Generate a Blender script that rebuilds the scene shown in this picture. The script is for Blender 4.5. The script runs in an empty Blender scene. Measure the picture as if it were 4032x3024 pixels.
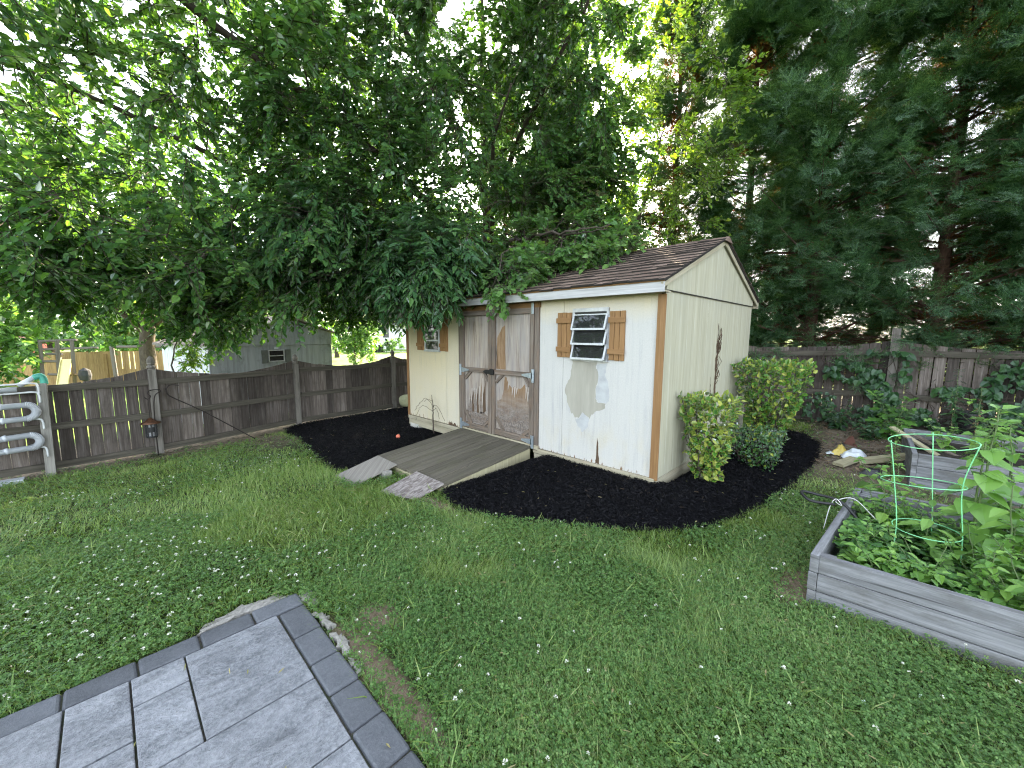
import bpy, math, random
import numpy as np
from mathutils import Vector, Matrix
rng = np.random.default_rng(11)
random.seed(5)
SC = bpy.context.scene
C = SC.collection
R_ = math.radians

# ------------------------------------------------------------------ camera
CAM = np.array([6.372, -3.829, 1.465])
YAW, PITCH, ROLL = -0.773, 0.1245, 0.005
cyw, syw, cp, sp = math.cos(YAW), math.sin(YAW), math.cos(PITCH), math.sin(PITCH)
fwd = np.array([syw * cp, cyw * cp, -sp])
rgt = np.array([cyw, -syw, 0.0])
upv = np.cross(rgt, fwd)
rr = math.cos(ROLL) * rgt + math.sin(ROLL) * upv
uu = -math.sin(ROLL) * rgt + math.cos(ROLL) * upv
cam_d = bpy.data.cameras.new("camera")
cam_d.sensor_width = 36.0
cam_d.lens = 36.0 * 1560.0 / 4032.0
cam_d.clip_start = 0.05
cam_d.clip_end = 1500
cam = bpy.data.objects.new("camera", cam_d)
C.objects.link(cam)
cam.matrix_world = Matrix(((rr[0], uu[0], -fwd[0], CAM[0]), (rr[1], uu[1], -fwd[1], CAM[1]),
                           (rr[2], uu[2], -fwd[2], CAM[2]), (0, 0, 0, 1)))
SC.camera = cam

# ------------------------------------------------------------------ light
SUN_EL = R_(21)
SUN_AZ = R_(-36)           # from +Y towards +X
world = bpy.data.worlds.new("World")
SC.world = world
world.use_nodes = True
wn = world.node_tree
sky = wn.nodes.new("ShaderNodeTexSky")
sky.sky_type = 'NISHITA'
sky.sun_disc = False
sky.sun_elevation = SUN_EL
sky.sun_rotation = SUN_AZ
sky.air_density = 1.0
sky.dust_density = 2.0
sky.ozone_density = 1.0
bg = wn.nodes["Background"]
bg.inputs["Strength"].default_value = 0.15
hsv = wn.nodes.new("ShaderNodeHueSaturation")      # thin high cloud: a paler, less blue sky
hsv.inputs["Saturation"].default_value = 0.42
wn.links.new(sky.outputs[0], hsv.inputs["Color"])
wn.links.new(hsv.outputs[0], bg.inputs["Color"])
sl = bpy.data.lights.new("sun", 'SUN')
sl.energy = 5.0
sl.angle = R_(0.5)
sl.color = (1.0, 0.80, 0.55)
sun = bpy.data.objects.new("sun", sl)
C.objects.link(sun)
sd = Vector((math.sin(SUN_AZ) * math.cos(SUN_EL), math.cos(SUN_AZ) * math.cos(SUN_EL), math.sin(SUN_EL)))
sun.rotation_euler = sd.to_track_quat('Z', 'Y').to_euler()
SC.view_settings.view_transform = 'Standard'
SC.view_settings.look = 'None'
SC.view_settings.exposure = 3.3
SC.view_settings.gamma = 1.0
SC.render.engine = 'CYCLES'
cy = SC.cycles
cy.use_denoising = True
cy.denoising_prefilter = 'NONE'
cy.filter_width = 1.15
cy.max_bounces = 7
cy.diffuse_bounces = 4
cy.glossy_bounces = 2
cy.transmission_bounces = 4
cy.transparent_max_bounces = 8
cy.caustics_reflective = False
cy.caustics_refractive = False
cy.use_adaptive_sampling = True
cy.adaptive_threshold = 0.02
SC.render.use_persistent_data = False
# ------------------------------------------------------------------ helpers: materials
class NT:
    def __init__(s, name):
        s.m = bpy.data.materials.new(name); s.m.use_nodes = True
        s.t = s.m.node_tree; s.t.nodes.clear()
        s.out = s.t.nodes.new("ShaderNodeOutputMaterial")
    def n(s, typ, ins=None, **props):
        nd = s.t.nodes.new("ShaderNode" + typ)
        for k, v in props.items(): setattr(nd, k, v)
        for k, v in (ins or {}).items():
            sock = nd.inputs[k]
            if hasattr(v, "is_output") or isinstance(v, bpy.types.NodeSocket): s.t.links.new(v, sock)
            else: sock.default_value = v
        return nd
    def coord(s, kind="Object", scale=(1, 1, 1), loc=(0, 0, 0)):
        tc = s.n("TexCoord")
        return s.n("Mapping", {"Vector": tc.outputs[kind], "Scale": scale, "Location": loc}).outputs[0]
    def noise(s, vec, scale=5, detail=4, rough=.6, dist=0.0):
        return s.n("TexNoise", {"Vector": vec, "Scale": scale, "Detail": detail, "Roughness": rough, "Distortion": dist}).outputs["Fac"]
    def ramp(s, fac, stops):
        nd = s.n("ValToRGB", {"Fac": fac}); cr = nd.color_ramp
        while len(cr.elements) < len(stops): cr.elements.new(0.5)
        for e, (p, c) in zip(cr.elements, stops):
            e.position = p
            e.color = (*c, 1) if isinstance(c, tuple) else (c, c, c, 1)
        return nd.outputs["Color"]
    def math(s, op, a, b=0.0, c=None, clamp=False):
        ins = {0: a, 1: b}
        if c is not None: ins[2] = c
        return s.n("Math", ins, operation=op, use_clamp=clamp).outputs[0]
    def mix(s, fac, a, b, mode='MIX'):
        nd = s.n("MixRGB", {"Fac": fac}, blend_type=mode)
        for i, v in ((1, a), (2, b)):
            if isinstance(v, tuple): nd.inputs[i].default_value = (*v[:3], 1)
            else: s.t.links.new(v, nd.inputs[i])
        return nd.outputs[0]
    def range(s, v, a, b, c=0.0, d=1.0):
        return s.n("MapRange", {"Value": v, "From Min": a, "From Max": b, "To Min": c, "To Max": d}).outputs[0]
    def sep(s, v):
        return s.n("SeparateXYZ", {0: v}).outputs
    def rand(s):
        return s.n("NewGeometry").outputs["Random Per Island"]
    def bump(s, h, strength=.4, dist=.01):
        return s.n("Bump", {"Height": h, "Strength": strength, "Distance": dist}).outputs[0]
    def pbr(s, col, rough=.8, normal=None, metal=0.0, spec=.3):
        p = s.n("BsdfPrincipled")
        for k, v in (("Base Color", col), ("Roughness", rough), ("Metallic", metal), ("Specular IOR Level", spec)):
            if isinstance(v, tuple): p.inputs[k].default_value = (*v[:3], 1)
            elif isinstance(v, bpy.types.NodeSocket): s.t.links.new(v, p.inputs[k])
            else: p.inputs[k].default_value = v
        if normal is not None: s.t.links.new(normal, p.inputs["Normal"])
        s.t.links.new(p.outputs[0], s.out.inputs[0])
        return s.m

def m_plain(name, col, rough=.6, metal=0.0, spec=.4, var=.15, scale=12, bump=0.0):
    t = NT(name); v = t.coord()
    f = t.noise(v, scale, 5)
    c2 = tuple(x * (1 - var * 2) for x in col)
    c = t.ramp(f, [(.3, c2), (.65, col)])
    n = t.bump(t.noise(v, scale * 6, 4), bump, .004) if bump else None
    return t.pbr(c, rough, n, metal, spec)

def m_wood(name, c1, c2, c3=None, long=1.6, across=45, rough=.85, bump=.5, vary=.35, blotch=None, bl_amt=.6, cracks=.0):
    """weathered timber; grain follows UV u (metres along the board)"""
    t = NT(name)
    tc = t.n("TexCoord").outputs["UV"]
    g = t.n("Mapping", {"Vector": tc, "Scale": (long, across, 1)}).outputs[0]
    f = t.noise(g, 1.0, 6, .65, .6)
    g2 = t.n("Mapping", {"Vector": tc, "Scale": (long * 2.2, across * 3, 1)}).outputs[0]
    f2 = t.noise(g2, 1.0, 4, .7)
    col = t.ramp(f, [(.28, c1), (.5, c2), (.72, c3 or c2)])
    col = t.mix(t.range(f2, .3, .75, 0, .5), col, tuple(x * .45 for x in c1))
    if blotch:
        b = t.noise(t.n("Mapping", {"Vector": tc, "Scale": (2.2, 5, 1)}).outputs[0], 1.3, 5, .65)
        col = t.mix(t.range(b, .48, .66, 0, bl_amt), col, blotch)
    if cracks:
        k = t.noise(t.n("Mapping", {"Vector": tc, "Scale": (.7, across * 1.3, 1)}).outputs[0], 1.0, 3, .5)
        col = t.mix(t.range(k, .66, .72, 0, cracks), col, tuple(x * .18 for x in c1))
    r = t.range(t.rand(), 0, 1, 1 - vary, 1 + vary)
    col = t.mix(1.0, col, t.n("CombineXYZ", {0: r, 1: r, 2: r}).outputs[0], 'MULTIPLY')
    nb = t.bump(t.math('ADD', f, f2), bump, .006)
    return t.pbr(col, rough, nb, 0, .2)

def m_leaf(name, cols, trans=.38, gloss=.10, rough=.38, pos_scale=.9, tcol=None, lift=1.5):
    """cols: list of (pos, colour) over a per-leaf random value"""
    t = NT(name)
    v = t.coord()
    cl = t.noise(v, pos_scale, 3)
    fac = t.math('ADD', t.math('MULTIPLY', t.rand(), .72), t.math('MULTIPLY', t.range(cl, .3, .7), .28))
    col = t.ramp(fac, cols)
    tc = t.mix(1.0, col, tcol or (1.5, 1.55, .5), 'MULTIPLY')
    tc = t.mix(1.0, tc, (lift, lift, lift), 'MULTIPLY')
    d = t.n("BsdfDiffuse", {"Color": col})
    tr = t.n("BsdfTranslucent", {"Color": tc})
    m1 = t.n("MixShader", {0: trans, 1: d.outputs[0], 2: tr.outputs[0]})
    fr = t.n("Fresnel", {"IOR": 1.45}).outputs[0]
    gl = t.n("BsdfGlossy", {"Color": (.9, .95, 1, 1), "Roughness": rough})
    m2 = t.n("MixShader", {0: t.math('MULTIPLY', fr, gloss * 8, clamp=True), 1: m1.outputs[0], 2: gl.outputs[0]})
    t.t.links.new(m2.outputs[0], t.out.inputs[0])
    return t.m

# ------------------------------------------------------------------ helpers: objects
WO = {}
def tag(o, label=None, cat=None, group=None, kind=None):
    if label: o["label"] = label
    if cat: o["category"] = cat
    if group: o["group"] = group
    if kind: o["kind"] = kind
    return o

def empty(name, loc=(0, 0, 0), label=None, cat=None, group=None, kind=None):
    o = bpy.data.objects.new(name, None); C.objects.link(o); o.location = loc
    o.empty_display_size = .1
    WO[o.name] = tuple(loc)
    return tag(o, label, cat, group, kind)

def link_to(o, parent):
    """parent an object whose mesh is written in scene coordinates"""
    if parent is None: return
    o.parent = parent
    o.matrix_parent_inverse = Matrix.Translation(-Vector(WO.get(parent.name, (0, 0, 0))))

def npobj(name, V, F, mats, parent=None, mi=None, smooth=False, uv=None):
    V = np.ascontiguousarray(V, dtype=np.float32).reshape(-1, 3); F = np.ascontiguousarray(F, dtype=np.int32)
    k = F.shape[1]
    me = bpy.data.meshes.new(name)
    me.vertices.add(len(V)); me.vertices.foreach_set("co", V.ravel())
    me.loops.add(F.size); me.loops.foreach_set("vertex_index", F.ravel())
    me.polygons.add(len(F))
    me.polygons.foreach_set("loop_start", np.arange(0, F.size, k, dtype=np.int32))
    if mi is not None: me.polygons.foreach_set("material_index", np.ascontiguousarray(mi, dtype=np.int32))
    me.polygons.foreach_set("use_smooth", np.full(len(F), smooth))
    if uv is not None:
        ul = me.uv_layers.new(name="UVMap")
        ul.data.foreach_set("uv", np.ascontiguousarray(uv, dtype=np.float32).ravel())
    me.update(calc_edges=True)
    for m in (mats if isinstance(mats, (list, tuple)) else [mats]): me.materials.append(m)
    o = bpy.data.objects.new(name, me); C.objects.link(o)
    link_to(o, parent)
    return o

class MB:
    def __init__(s): s.V = []; s.F = []; s.U = []; s.M = []
    def face(s, pts, uvs=None, mi=0):
        b = len(s.V); s.V += [tuple(map(float, p)) for p in pts]
        s.F.append(tuple(range(b, b + len(pts)))); s.M.append(mi)
        if uvs is None: uvs = [(p[0], p[2]) for p in pts]
        s.U.append(uvs)
    def mesh(s, verts, faces, uvs=None, mi=0):
        b = len(s.V); s.V += [tuple(map(float, p)) for p in verts]
        for i, f in enumerate(faces):
            s.F.append(tuple(b + j for j in f)); s.M.append(mi)
            s.U.append(uvs[i] if uvs else [(verts[j][0], verts[j][2]) for j in f])
    def obox(s, c, ax, ay, az, mi=0):
        """box from centre and three half-axis vectors; UV u runs along the longest"""
        c = np.array(c, float); A = [np.array(a, float) for a in (ax, ay, az)]
        L = [2 * np.linalg.norm(a) for a in A]
        lo = int(np.argmax(L))
        ou, ov = random.uniform(0, 50), random.uniform(0, 50)
        vs = [c + i * A[0] + j * A[1] + k * A[2] for i in (-1, 1) for j in (-1, 1) for k in (-1, 1)]
        sg = [(i, j, k) for i in (-1, 1) for j in (-1, 1) for k in (-1, 1)]
        fs = [(0, 1, 3, 2), (4, 6, 7, 5), (0, 4, 5, 1), (2, 3, 7, 6), (0, 2, 6, 4), (1, 5, 7, 3)]
        if np.dot(np.cross(A[0], A[1]), A[2]) < 0: fs = [f[::-1] for f in fs]
        nrm = [0, 0, 1, 1, 2, 2]; uvs = []
        for f, nax in zip(fs, nrm):
            rest = [a for a in (0, 1, 2) if a != nax]
            u = lo if lo in rest else rest[0]
            v = [a for a in rest if a != u][0]
            uvs.append([(ou + sg[q][u] * L[u] / 2, ov + nax * .37 + sg[q][v] * L[v] / 2) for q in f])
        s.mesh(vs, fs, uvs, mi)
    def box(s, lo, hi, mi=0):
        lo = np.array(lo, float); hi = np.array(hi, float); c = (lo + hi) / 2; h = (hi - lo) / 2
        s.obox(c, (h[0], 0, 0), (0, h[1], 0), (0, 0, h[2]), mi)
    def beam(s, p0, p1, w, t, up=(0, 0, 1), mi=0):
        """w across, t along up"""
        p0 = np.array(p0, float); p1 = np.array(p1, float); d = p1 - p0; L = np.linalg.norm(d); d /= L
        up = np.array(up, float); sd_ = np.cross(d, up); sd_ /= np.linalg.norm(sd_); u2 = np.cross(sd_, d)
        s.obox((p0 + p1) / 2, d * L / 2, sd_ * w / 2, u2 * t / 2, mi)
    def prism(s, pts, ext, mi=0):
        """closed prism of a planar outline"""
        pts = [np.array(p, float) for p in pts]; e = np.array(ext, float); n = len(pts)
        ou, ov = random.uniform(0, 50), random.uniform(0, 50)
        nv = np.zeros(3)
        for i in range(n): nv += np.cross(pts[i], pts[(i + 1) % n])
        if np.dot(nv, e) > 0: pts = pts[::-1]
        vs = pts + [p + e for p in pts]
        fs = [tuple(range(n)), tuple(range(2 * n - 1, n - 1, -1))] + [((i + 1) % n, i, n + i, n + (i + 1) % n) for i in range(n)]
        fs = [fs[0][:], fs[1]] + fs[2:]
        uv = [[(ou + vs[j][2], ov + vs[j][0] + vs[j][1]) for j in f] for f in fs]
        s.mesh(vs, fs, uv, mi)
    def tube(s, pts, r, n=8, mi=0, cap=True):
        P = [np.array(p, float) for p in pts]; m = len(P)
        rs = r if hasattr(r, "__len__") else [r] * m
        T = [P[min(i + 1, m - 1)] - P[max(i - 1, 0)] for i in range(m)]
        T = [t / (np.linalg.norm(t) + 1e-12) for t in T]
        a = np.array((0, 0, 1.0)) if abs(T[0][2]) < .9 else np.array((1.0, 0, 0))
        u = np.cross(T[0], a); u /= np.linalg.norm(u)
        vs = []; acc = 0; us = []
        for i in range(m):
            u = u - T[i] * np.dot(u, T[i]); u /= np.linalg.norm(u); w = np.cross(T[i], u)
            if i: acc += np.linalg.norm(P[i] - P[i - 1])
            us.append(acc)
            for k in range(n):
                th = 2 * math.pi * k / n
                vs.append(P[i] + rs[i] * (math.cos(th) * u + math.sin(th) * w))
        fs = []; uv = []
        for i in range(m - 1):
            for k in range(n):
                k2 = (k + 1) % n
                fs.append((i * n + k, i * n + k2, (i + 1) * n + k2, (i + 1) * n + k))
                c = 2 * math.pi * rs[i] / n
                uv.append([(us[i], k * c), (us[i], (k + 1) * c), (us[i + 1], (k + 1) * c), (us[i + 1], k * c)])
        if cap:
            fs.append(tuple(range(n - 1, -1, -1))); uv.append([(0, 0)] * n)
            fs.append(tuple((m - 1) * n + k for k in range(n))); uv.append([(0, 0)] * n)
        s.mesh(vs, fs, uv, mi)
    def lathe(s, prof, c, n=16, mi=0):
        c = np.array(c, float); vs = []
        for r, z in prof:
            for k in range(n):
                th = 2 * math.pi * k / n; vs.append(c + np.array((r * math.cos(th), r * math.sin(th), z)))
        fs = [(i * n + k, i * n + (k + 1) % n, (i + 1) * n + (k + 1) % n, (i + 1) * n + k) for i in range(len(prof) - 1) for k in range(n)]
        fs += [tuple(range(n - 1, -1, -1)), tuple((len(prof) - 1) * n + k for k in range(n))]
        s.mesh(vs, fs, None, mi)
    def obj(s, name, mats, parent=None, smooth=False, bevel=0.0):
        me = bpy.data.meshes.new(name)
        me.from_pydata(s.V, [], s.F)
        ul = me.uv_layers.new(name="UVMap")
        ul.data.foreach_set("uv", np.array([c for f in s.U for c in f], dtype=np.float32).ravel())
        me.polygons.foreach_set("material_index", np.array(s.M, dtype=np.int32))
        me.polygons.foreach_set("use_smooth", np.full(len(s.F), smooth))
        for m in (mats if isinstance(mats, (list, tuple)) else [mats]): me.materials.append(m)
        me.update()
        o = bpy.data.objects.new(name, me); C.objects.link(o)
        link_to(o, parent)
        if bevel:
            b = o.modifiers.new("bevel", 'BEVEL'); b.width = bevel; b.segments = 2; b.limit_method = 'ANGLE'; b.angle_limit = R_(40)
        return o

# ------------------------------------------------------------------ helpers: foliage
def nrmz(a): return a / (np.linalg.norm(a, axis=-1, keepdims=True) + 1e-9)
def frames(d, n):
    Y = nrmz(d); X = nrmz(np.cross(Y, n)); Z = np.cross(X, Y)
    return X, Y, Z
def inst(tv, tf, pos, X, Y, Z, s):
    s = np.asarray(s, float); s = s[:, None] if s.ndim == 1 else s
    s = np.broadcast_to(s, (len(pos), 3)) if s.shape[1] == 3 else np.repeat(s, 3, 1)
    V = pos[:, None, :] + (tv[None, :, 0:1] * s[:, None, 0:1]) * X[:, None, :] + (tv[None, :, 1:2] * s[:, None, 1:2]) * Y[:, None, :] + (tv[None, :, 2:3] * s[:, None, 2:3]) * Z[:, None, :]
    F = tf[None] + (np.arange(len(pos)) * len(tv))[:, None, None]
    return V.reshape(-1, 3), F.reshape(-1, tf.shape[1])
def joinVF(parts):
    V = []; F = []; o = 0
    for v, f in parts:
        V.append(v); F.append(f + o); o += len(v)
    return np.concatenate(V), np.concatenate(F)
def leaf_tpl(w=.5, fold=.12, droop=.12, a=.32, b=.66, wb=.8):
    v = np.array([(0, 0, 0), (w / 2, a, fold * w), (w / 2 * wb, b, fold * w - droop * .4), (0, 1, -droop), (-w / 2 * wb, b, fold * w - droop * .4), (-w / 2, a, fold * w)], float)
    return v, np.array([(0, 1, 2, 3), (0, 3, 4, 5)])
def segs(p0, p1, r0, r1):
    """three-sided twigs"""
    d = nrmz(p1 - p0); a = np.where(np.abs(d[:, 2:3]) < .9, np.array([[0, 0, 1.0]]), np.array([[1.0, 0, 0]]))
    u = nrmz(np.cross(d, a)); w = np.cross(d, u); V = []
    for p, r in ((p0, r0), (p1, r1)):
        r = np.asarray(r).reshape(-1, 1)
        for k in range(3):
            th = 2 * math.pi * k / 3
            V.append(p + r * (math.cos(th) * u + math.sin(th) * w))
    V = np.stack(V, 1); tf = np.array([(0, 1, 4, 3), (1, 2, 5, 4), (2, 0, 3, 5)])
    F = tf[None] + (np.arange(len(p0)) * 6)[:, None, None]
    return V.reshape(-1, 3), F.reshape(-1, 4)
def rnd_unit(n):
    return nrmz(rng.normal(size=(n, 3)))
def smooth_path(pts, n=8, wob=0.0):
    """Catmull-Rom through pts"""
    P = [np.array(p, float) for p in pts]; P = [2 * P[0] - P[1]] + P + [2 * P[-1] - P[-2]]; out = []
    for i in range(1, len(P) - 2):
        for k in range(n):
            t = k / n
            q = .5 * ((2 * P[i]) + (-P[i - 1] + P[i + 1]) * t + (2 * P[i - 1] - 5 * P[i] + 4 * P[i + 1] - P[i + 2]) * t * t + (-P[i - 1] + 3 * P[i] - 3 * P[i + 1] + P[i + 2]) * t ** 3)
            out.append(q + (rng.normal(size=3) * wob if (wob and (i > 1 or k)) else 0))
    out.append(P[-2]); return out
def sst(a, b, t):
    t = np.clip((t - a) / (b - a), 0, 1); return t * t * (3 - 2 * t)
def lin(a, b, t): return np.clip((np.asarray(t, float) - a) / (b - a), 0, 1)
def inpoly(px, py, poly):
    ins = np.zeros(np.shape(px), bool); n = len(poly)
    for i in range(n):
        x1, y1 = poly[i]; x2, y2 = poly[(i + 1) % n]
        c = ((y1 > py) != (y2 > py)) & (px < (x2 - x1) * (py - y1) / (y2 - y1 + 1e-12) + x1)
        ins ^= c
    return ins
def pdist(px, py, poly):
    d = np.full(np.shape(px), 1e9); n = len(poly)
    for i in range(n):
        a = np.array(poly[i]); b = np.array(poly[(i + 1) % n]); ab = b - a
        t = np.clip(((px - a[0]) * ab[0] + (py - a[1]) * ab[1]) / (ab @ ab + 1e-12), 0, 1)
        d = np.minimum(d, np.hypot(px - a[0] - t * ab[0], py - a[1] - t * ab[1]))
    return d
def vnoise(x, y, s, seed=0):
    """cheap value noise for scatter masks"""
    g = np.random.default_rng(seed).random((64, 64)); x = x * s + 1000.3; y = y * s + 1000.7
    xi = np.floor(x).astype(int); yi = np.floor(y).astype(int); fx = x - xi; fy = y - yi
    fx = fx * fx * (3 - 2 * fx); fy = fy * fy * (3 - 2 * fy)
    a = g[xi % 64, yi % 64]; b = g[(xi + 1) % 64, yi % 64]; c = g[xi % 64, (yi + 1) % 64]; d = g[(xi + 1) % 64, (yi + 1) % 64]
    return (a * (1 - fx) + b * fx) * (1 - fy) + (c * (1 - fx) + d * fx) * fy
def zg(x, y):
    """ground height"""
    x = np.asarray(x, float); y = np.asarray(y, float)
    z = -.2 - .17 * lin(3, -1, x) + .15 * lin(1, 4.8, y) * lin(3.5, 5, x)
    z = z - .5 * lin(-2.8, -9, x) - .4 * lin(-9, -20, x) * lin(8, 0, y)
    return z
def zgf(x, y): return float(zg(x, y))
# ================================================================== outlines shared by ground, mulch and grass
MULCH_R = [(3.02, .3), (3.02, -1.44), (3.3, -1.56), (3.55, -1.59), (3.82, -1.5), (4.17, -1.3), (4.51, -1.08), (4.84, -.87), (5.09, -.62), (5.32, -.28), (5.46, .13),
           (5.54, .61), (5.63, 1.25), (5.69, 1.94), (5.71, 2.72), (5.65, 3.3), (5.4, 3.75), (4.7, 3.9), (4.6, .3)]
MULCH_L = [(-1.98, -1.45), (-1.55, -1.63), (-1.16, -1.57), (-.67, -1.6), (-.3, -1.68), (.07, -1.74), (.58, -1.82), (1.0, -1.9), (1.42, -1.92), (1.62, -1.6), (1.62, .4), (.05, .5),
           (.05, 3.0), (-2.5, 3.0), (-2.3, 1.0), (-2.2, -.9)]
BED1 = [(6.08, -.86), (9.6, -.66), (9.6, .92), (6.22, .77)]
PATIO = [(3.76, -3.105), (9.0, -3.105), (9.0, -8.5), (3.76, -8.5)]
def mulch_z(x, y, poly):
    d = pdist(x, y, poly)
    base = zg(x, y)
    dr = np.hypot(np.maximum(0, np.maximum(3.1 - x, x - 4.75)), np.maximum(0, -y) + np.maximum(0, y - 3.0))
    rise = np.where(x > 2.9, .13 * np.exp(-(dr / .75) ** 2), .10 * sst(0, .8, d))
    return base + np.minimum(.02 + .14 * sst(0, .35, d), .02 + rise) + .012 * (vnoise(x, y, 9, 3) - .5)

# ================================================================== ground
t = NT("lawn_soil")
v = t.coord()
a = t.noise(v, 14, 6, .7); b = t.noise(v, 1.1, 4, .6)
col = t.ramp(a, [(.3, (.022, .022, .012)), (.55, (.04, .055, .02)), (.75, (.085, .08, .04))])
# worn, bare earth with a shape of its own: along the fence, by the mulch edge and by the vegetable beds
x, y, z = t.sep(v)
bare = t.noise(v, 3.5, 5, .65)
near = t.range(y, 1.2, 2.4, 0, 1)
east = t.range(x, 5.3, 5.8, 0, 1)
mk = t.math('MULTIPLY', t.math('MULTIPLY', near, east, clamp=True), t.range(bare, .3, .45, 0, 1), clamp=True)
wf = t.math('MULTIPLY', t.range(x, -.3, -1.5, 0, 1), t.range(bare, .35, .5, 0, 1), clamp=True)
col = t.mix(t.math('MAXIMUM', mk, wf, clamp=True), col, t.ramp(a, [(.3, (.085, .066, .048)), (.7, (.21, .17, .125))]))
for (px_, py_, rx_, ry_) in ((4.32, -2.85, .20, .16), (6.0, -.72, .14, .30), (3.35, -1.68, .42, .10), (4.75, -3.02, .70, .09), (2.2, -2.05, .5, .12)):
    dx_ = t.math('DIVIDE', t.math('SUBTRACT', x, px_), rx_); dy_ = t.math('DIVIDE', t.math('SUBTRACT', y, py_), ry_)
    dd_ = t.math('ADD', t.math('ADD', t.math('MULTIPLY', dx_, dx_), t.math('MULTIPLY', dy_, dy_)), t.math('MULTIPLY', bare, .8))
    col = t.mix(t.range(dd_, 1.5, .8, 0, .9), col, t.ramp(a, [(.3, (.13, .095, .065)), (.7, (.27, .205, .15))]))
far = t.math('MAXIMUM', t.range(x, -3.2, -4.0, 0, 1), t.range(y, 9.0, 11.0, 0, 1), clamp=True)
col = t.mix(far, col, t.ramp(t.noise(v, 3, 8, .7), [(.3, (.10, .17, .03)), (.7, (.19, .28, .06))]))
M_SOIL = t.pbr(col, .95, t.bump(a, .8, .03), 0, .1)

xs = np.concatenate([np.array([-400, -200, -110, -70, -45, -30, -22, -16, -12, -9, -7, -5, -4]), np.arange(-3, 10.01, .25), np.array([11, 12, 14, 17, 22, 30, 50, 90, 200, 400])])
ys = np.concatenate([np.array([-400, -200, -90, -50, -30, -20, -14, -11]), np.arange(-9, 8.01, .25), np.array([9, 10, 12, 15, 20, 30, 45, 70, 110, 200, 400])])
X, Y = np.meshgrid(xs, ys, indexing='ij')
Vg = np.stack([X, Y, zg(X, Y)], -1).reshape(-1, 3)
ny = len(ys); ii, jj = np.meshgrid(np.arange(len(xs) - 1), np.arange(ny - 1), indexing='ij')
q = (ii * ny + jj).ravel()
tag(npobj("ground", Vg, np.stack([q, q + ny, q + ny + 1, q + 1], 1), M_SOIL, smooth=True), kind="structure")

# ---- mulch: a mounded sheet with loose shreds over it
t = NT("black_mulch")
v = t.coord(); a = t.noise(v, 45, 6, .75)
M_MULCH = t.pbr(t.ramp(a, [(.3, (.0015, .0015, .002)), (.62, (.006, .006, .0075)), (.8, (.014, .0135, .0145))]), .85, t.bump(a, 1.0, .03), 0, .08)
t = NT("black_mulch_shreds")
M_CHIP = t.pbr(t.ramp(t.rand(), [(0, (.002, .002, .0027)), (.7, (.0065, .0065, .008)), (.95, (.014, .0135, .015)), (.994, (.02, .017, .015)), (1, (.07, .05, .032))]), .8, None, 0, .10)
def grid_in(poly, step, zf):
    P = np.array(poly); lo = P.min(0) - step; hi = P.max(0) + step
    gx = np.arange(lo[0], hi[0], step); gy = np.arange(lo[1], hi[1], step)
    X, Y = np.meshgrid(gx, gy, indexing='ij'); n = len(gy)
    i, j = np.meshgrid(np.arange(len(gx) - 1), np.arange(n - 1), indexing='ij')
    keep = inpoly(X[:-1, :-1] + step / 2, Y[:-1, :-1] + step / 2, poly)
    q = (i * n + j)[keep]
    V = np.stack([X, Y, zf(X, Y)], -1).reshape(-1, 3); F = np.stack([q, q + n, q + n + 1, q + 1], 1)
    u, inv = np.unique(F, return_inverse=True)
    return V[u], inv.reshape(F.shape)
parts = [grid_in(p, .05, lambda x, y, p=p: mulch_z(x, y, p)) for p in (MULCH_R, MULCH_L)]
V, F = joinVF(parts)
mb = npobj("mulch_bed", V, F, M_MULCH, smooth=True); tag(mb, kind="structure")
def scat(poly, dens, pad=0.0):
    P = np.array(poly); lo = P.min(0) - pad; hi = P.max(0) + pad
    n = int(dens * np.prod(hi - lo)); p = rng.uniform(lo, hi, (n, 2))
    k = inpoly(p[:, 0], p[:, 1], poly)
    return p[k]
chips = []
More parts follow.
